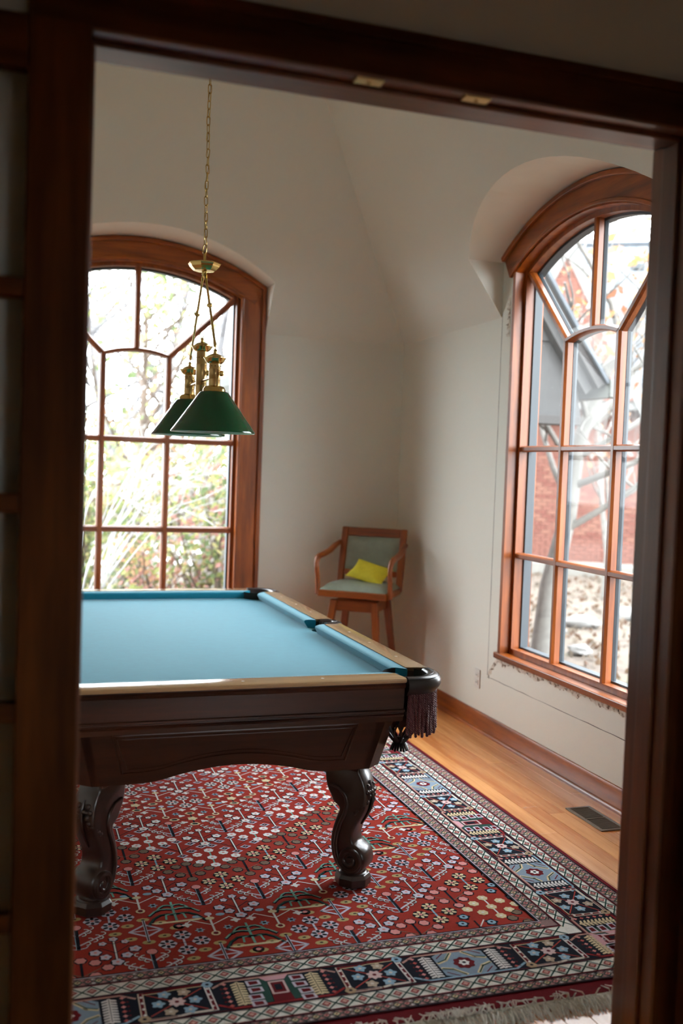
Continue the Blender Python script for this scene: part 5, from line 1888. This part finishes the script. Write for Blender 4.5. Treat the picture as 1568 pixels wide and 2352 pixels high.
# steep cross gable
gx, gz, gw_ = -0.55, 6.36, 1.55
mb = MB()
mb.loft([[(gx - gw_, y, 3.2), (gx + gw_, y, 3.2), (gx, y, gz - 0.06)] for y in (-0.55, 3.0)])
gb = hb('gable_wall', mb, M['mortar'], fix=True)
gr = MB()
for row in range(38):
    z = 3.22 + row * (bh + gap)
    hwid = gw_ * (gz - 0.06 - z - bh) / (gz - 0.06 - 3.2)
    k = -10
    off = (bl + gap) / 2 if row % 2 else 0
    for k in range(-9, 10):
        x = k * (bl + gap) + off
        x0, x1 = max(x - bl / 2, -hwid), min(x + bl / 2, hwid)
        if x1 - x0 > 0.03:
            gr.box(gx + x0, gx + x1, -0.575 + rnd.uniform(-0.004, 0.004), -0.54, z, z + bh)
o = hb('brick_courses', gr, brick_ms[0], gb)
o['kind'] = 'stuff'
for s in (-1, 1):
    a, b_ = Vector((gx, -0.60, gz)), Vector((gx + s * (gw_ + 0.12), -0.60, 3.02))
    mb = MB()
    nrm = Vector((s * (gz - 3.02), 0, gw_)).normalized()
    mb.loft([[p, p + Vector((0, 3.6, 0)), p + Vector((0, 3.6, 0)) - nrm * 0.24, p - nrm * 0.24] for p in (a, b_)])
    hb('rake_board', mb, M['house_trim'], gb, fix=True)
mb = MB(); mb.box(-6.0, 6.0, -0.9, -0.4, -0.05, 0.22)
hb('stone_ledge', mb, mat('pale_stone', O(214, 208, 198), 0.9, var=0.12, vscale=3), bevel=0.03)

# gabled wing of this house, just outside the right window
M['wing'] = mat('grey_stain', O(126, 124, 124), 0.75, var=0.08, vscale=8)
M['wing_dark'] = mat('dark_fascia', O(104, 98, 96), 0.7)
wg = empty('gabled_wing', (3.45, 8.6, GZ))
tag(wg, 'grey boarded gable with dark eaves just outside the stripped window', 'building')
wx, apex, half, eav = 3.42, 4.20, 1.28, 2.40
# boards of the gable face
bw = 0.62
z = 2.03
while z < apex - 0.1:
    z1 = min(z + bw - 0.004, apex - 0.06)
    hw = lambda q: min(half - 0.06, max(0.0, (apex - q) / (apex - eav) * half - 0.02))
    a0, a1 = hw(z), hw(z1)
    if a0 > 0.03:
        mb = MB()
        mb.loft([[(wx - a0, 7.47, z), (wx + a0, 7.47, z), (wx + a0, 7.52, z), (wx - a0, 7.52, z)], [(wx - a1, 7.485, z1), (wx + a1, 7.485, z1), (wx + a1, 7.52, z1), (wx - a1, 7.52, z1)]])
        mb.build('board', M['wing'], wg, fix=True)
    z += bw
mb = MB(); mb.box(wx - half + 0.02, wx + half - 0.10, 7.40, 7.60, 1.95, 2.028); mb.build('band_board', M['wing_dark'], wg, bevel=0.006)
for s in (-1, 1):
    for (o0, o1, y0, y1, m_, nm) in ((0.0, 0.085, 7.30, 7.46, M['wing_dark'], 'rake_fascia'), (0.085, 0.17, 7.38, 7.468, M['wing'], 'rake_trim')):
        a, b_ = Vector((wx, 0, apex)), Vector((wx + s * (half + 0.06), 0, eav - 0.085))
        nrm = Vector((s * (a.z - b_.z), 0, abs(b_.x - a.x))).normalized()
        mb = MB()
        mb.loft([[p - nrm * o0 + Vector((0, y0, 0)), p - nrm * o0 + Vector((0, y1, 0)), p - nrm * o1 + Vector((0, y1, 0)), p - nrm * o1 + Vector((0, y0, 0))] for p in (a, b_)])
        mb.build(nm, m_, wg, fix=True)
    a, b_ = Vector((wx, 0, apex + 0.03)), Vector((wx + s * (half + 0.08), 0, eav - 0.08))
    mb = MB()
    nrm = Vector((s * (a.z - b_.z), 0, abs(b_.x - a.x))).normalized()
    mb.loft([[p + Vector((0, 7.26, 0)), p + Vector((0, 10.4, 0)), p - nrm * 0.03 + Vector((0, 10.4, 0)), p - nrm * 0.03 + Vector((0, 7.26, 0))] for p in (a, b_)])
    mb.build('roof_slope', shingle_ms[1], wg, fix=True)
    # half-round gutter
    gxx, gzz = wx + s * (half + 0.13), eav - 0.13
    prof = [(gxx - s * 0.06, gzz + 0.075), (gxx + s * 0.115, gzz + 0.055), (gxx + s * 0.085, gzz - 0.02), (gxx + s * 0.05, gzz - 0.075), (gxx - s * 0.06, gzz - 0.075)]
    mb = MB()
    mb.extrude(prof, lambda x, z, t: (x, 7.24 if t == 0 else 10.4, z))
    mb.build('gutter', mat('gutter_paint', O(176, 180, 174), 0.6), wg, fix=True)
mb = MB(); mb.box(2.95, 3.95, 7.56, 10.3, GZ, 2.4); mb.build('wing_wall', brick_ms[2], wg)

# loose leaves, rocks and a patch of grass outside the right window
rnd = random.Random(31)
lb = MB()
lp = [(rnd.uniform(3.6, 10.5), rnd.uniform(5.6, 16.0), GZ + 0.02 + rnd.uniform(0, 0.02)) for _ in range(3200)]
leaves(lb, lp, rnd, 0.05, [O(206, 170, 140), O(226, 204, 184), O(180, 136, 108), O(214, 196, 176)])
lo = tag(lb.build('fallen_leaves', M['leaf']), 'brown fallen leaves scattered outside the stripped window', 'leaves', kind='stuff')
rk_m = mat('pale_rock', O(220, 216, 212), 0.9, var=0.12, vscale=5)
for i, (x, y, s, lab) in enumerate(((6.6, 10.4, 0.22, 'pale flat rock in the middle of the leafy ground'), (5.55, 8.75, 0.13, 'small pale rock nearest the stripped window'), (7.6, 10.9, 0.24, 'pale rock farthest to the right on the leaves'), (5.9, 9.9, 0.16, 'smallest pale rock beside the grey forked tree'))):
    mb = MB()
    mb.ball((x, y, GZ + 0.05), s, 12, 8, (1.0, 0.8, 0.42))
    mb.v = [(px + rnd.gauss(0, 0.012), py + rnd.gauss(0, 0.012), pz + rnd.gauss(0, 0.008)) for px, py, pz in mb.v]
    tag(mb.build('rock', rk_m, smooth=60), lab, 'rock', 'rocks outside the stripped window')
gb_ = MB()
for _ in range(1800):
    x, y = rnd.uniform(4.4, 6.2), rnd.uniform(6.3, 7.3)
    h = rnd.uniform(0.04, 0.11)
    d = rnd.uniform(-0.03, 0.03)
    gb_.add([(x - 0.006, y, GZ), (x + 0.006, y, GZ), (x + d, y + d, GZ + h)], [(0, 1, 2)], (0.07 + rnd.uniform(0, 0.04), 0.12 + rnd.uniform(0, 0.03), 0.035))
tag(gb_.build('grass_tuft', M['leaf']), 'patch of short green grass below the stripped window', 'grass', kind='stuff')
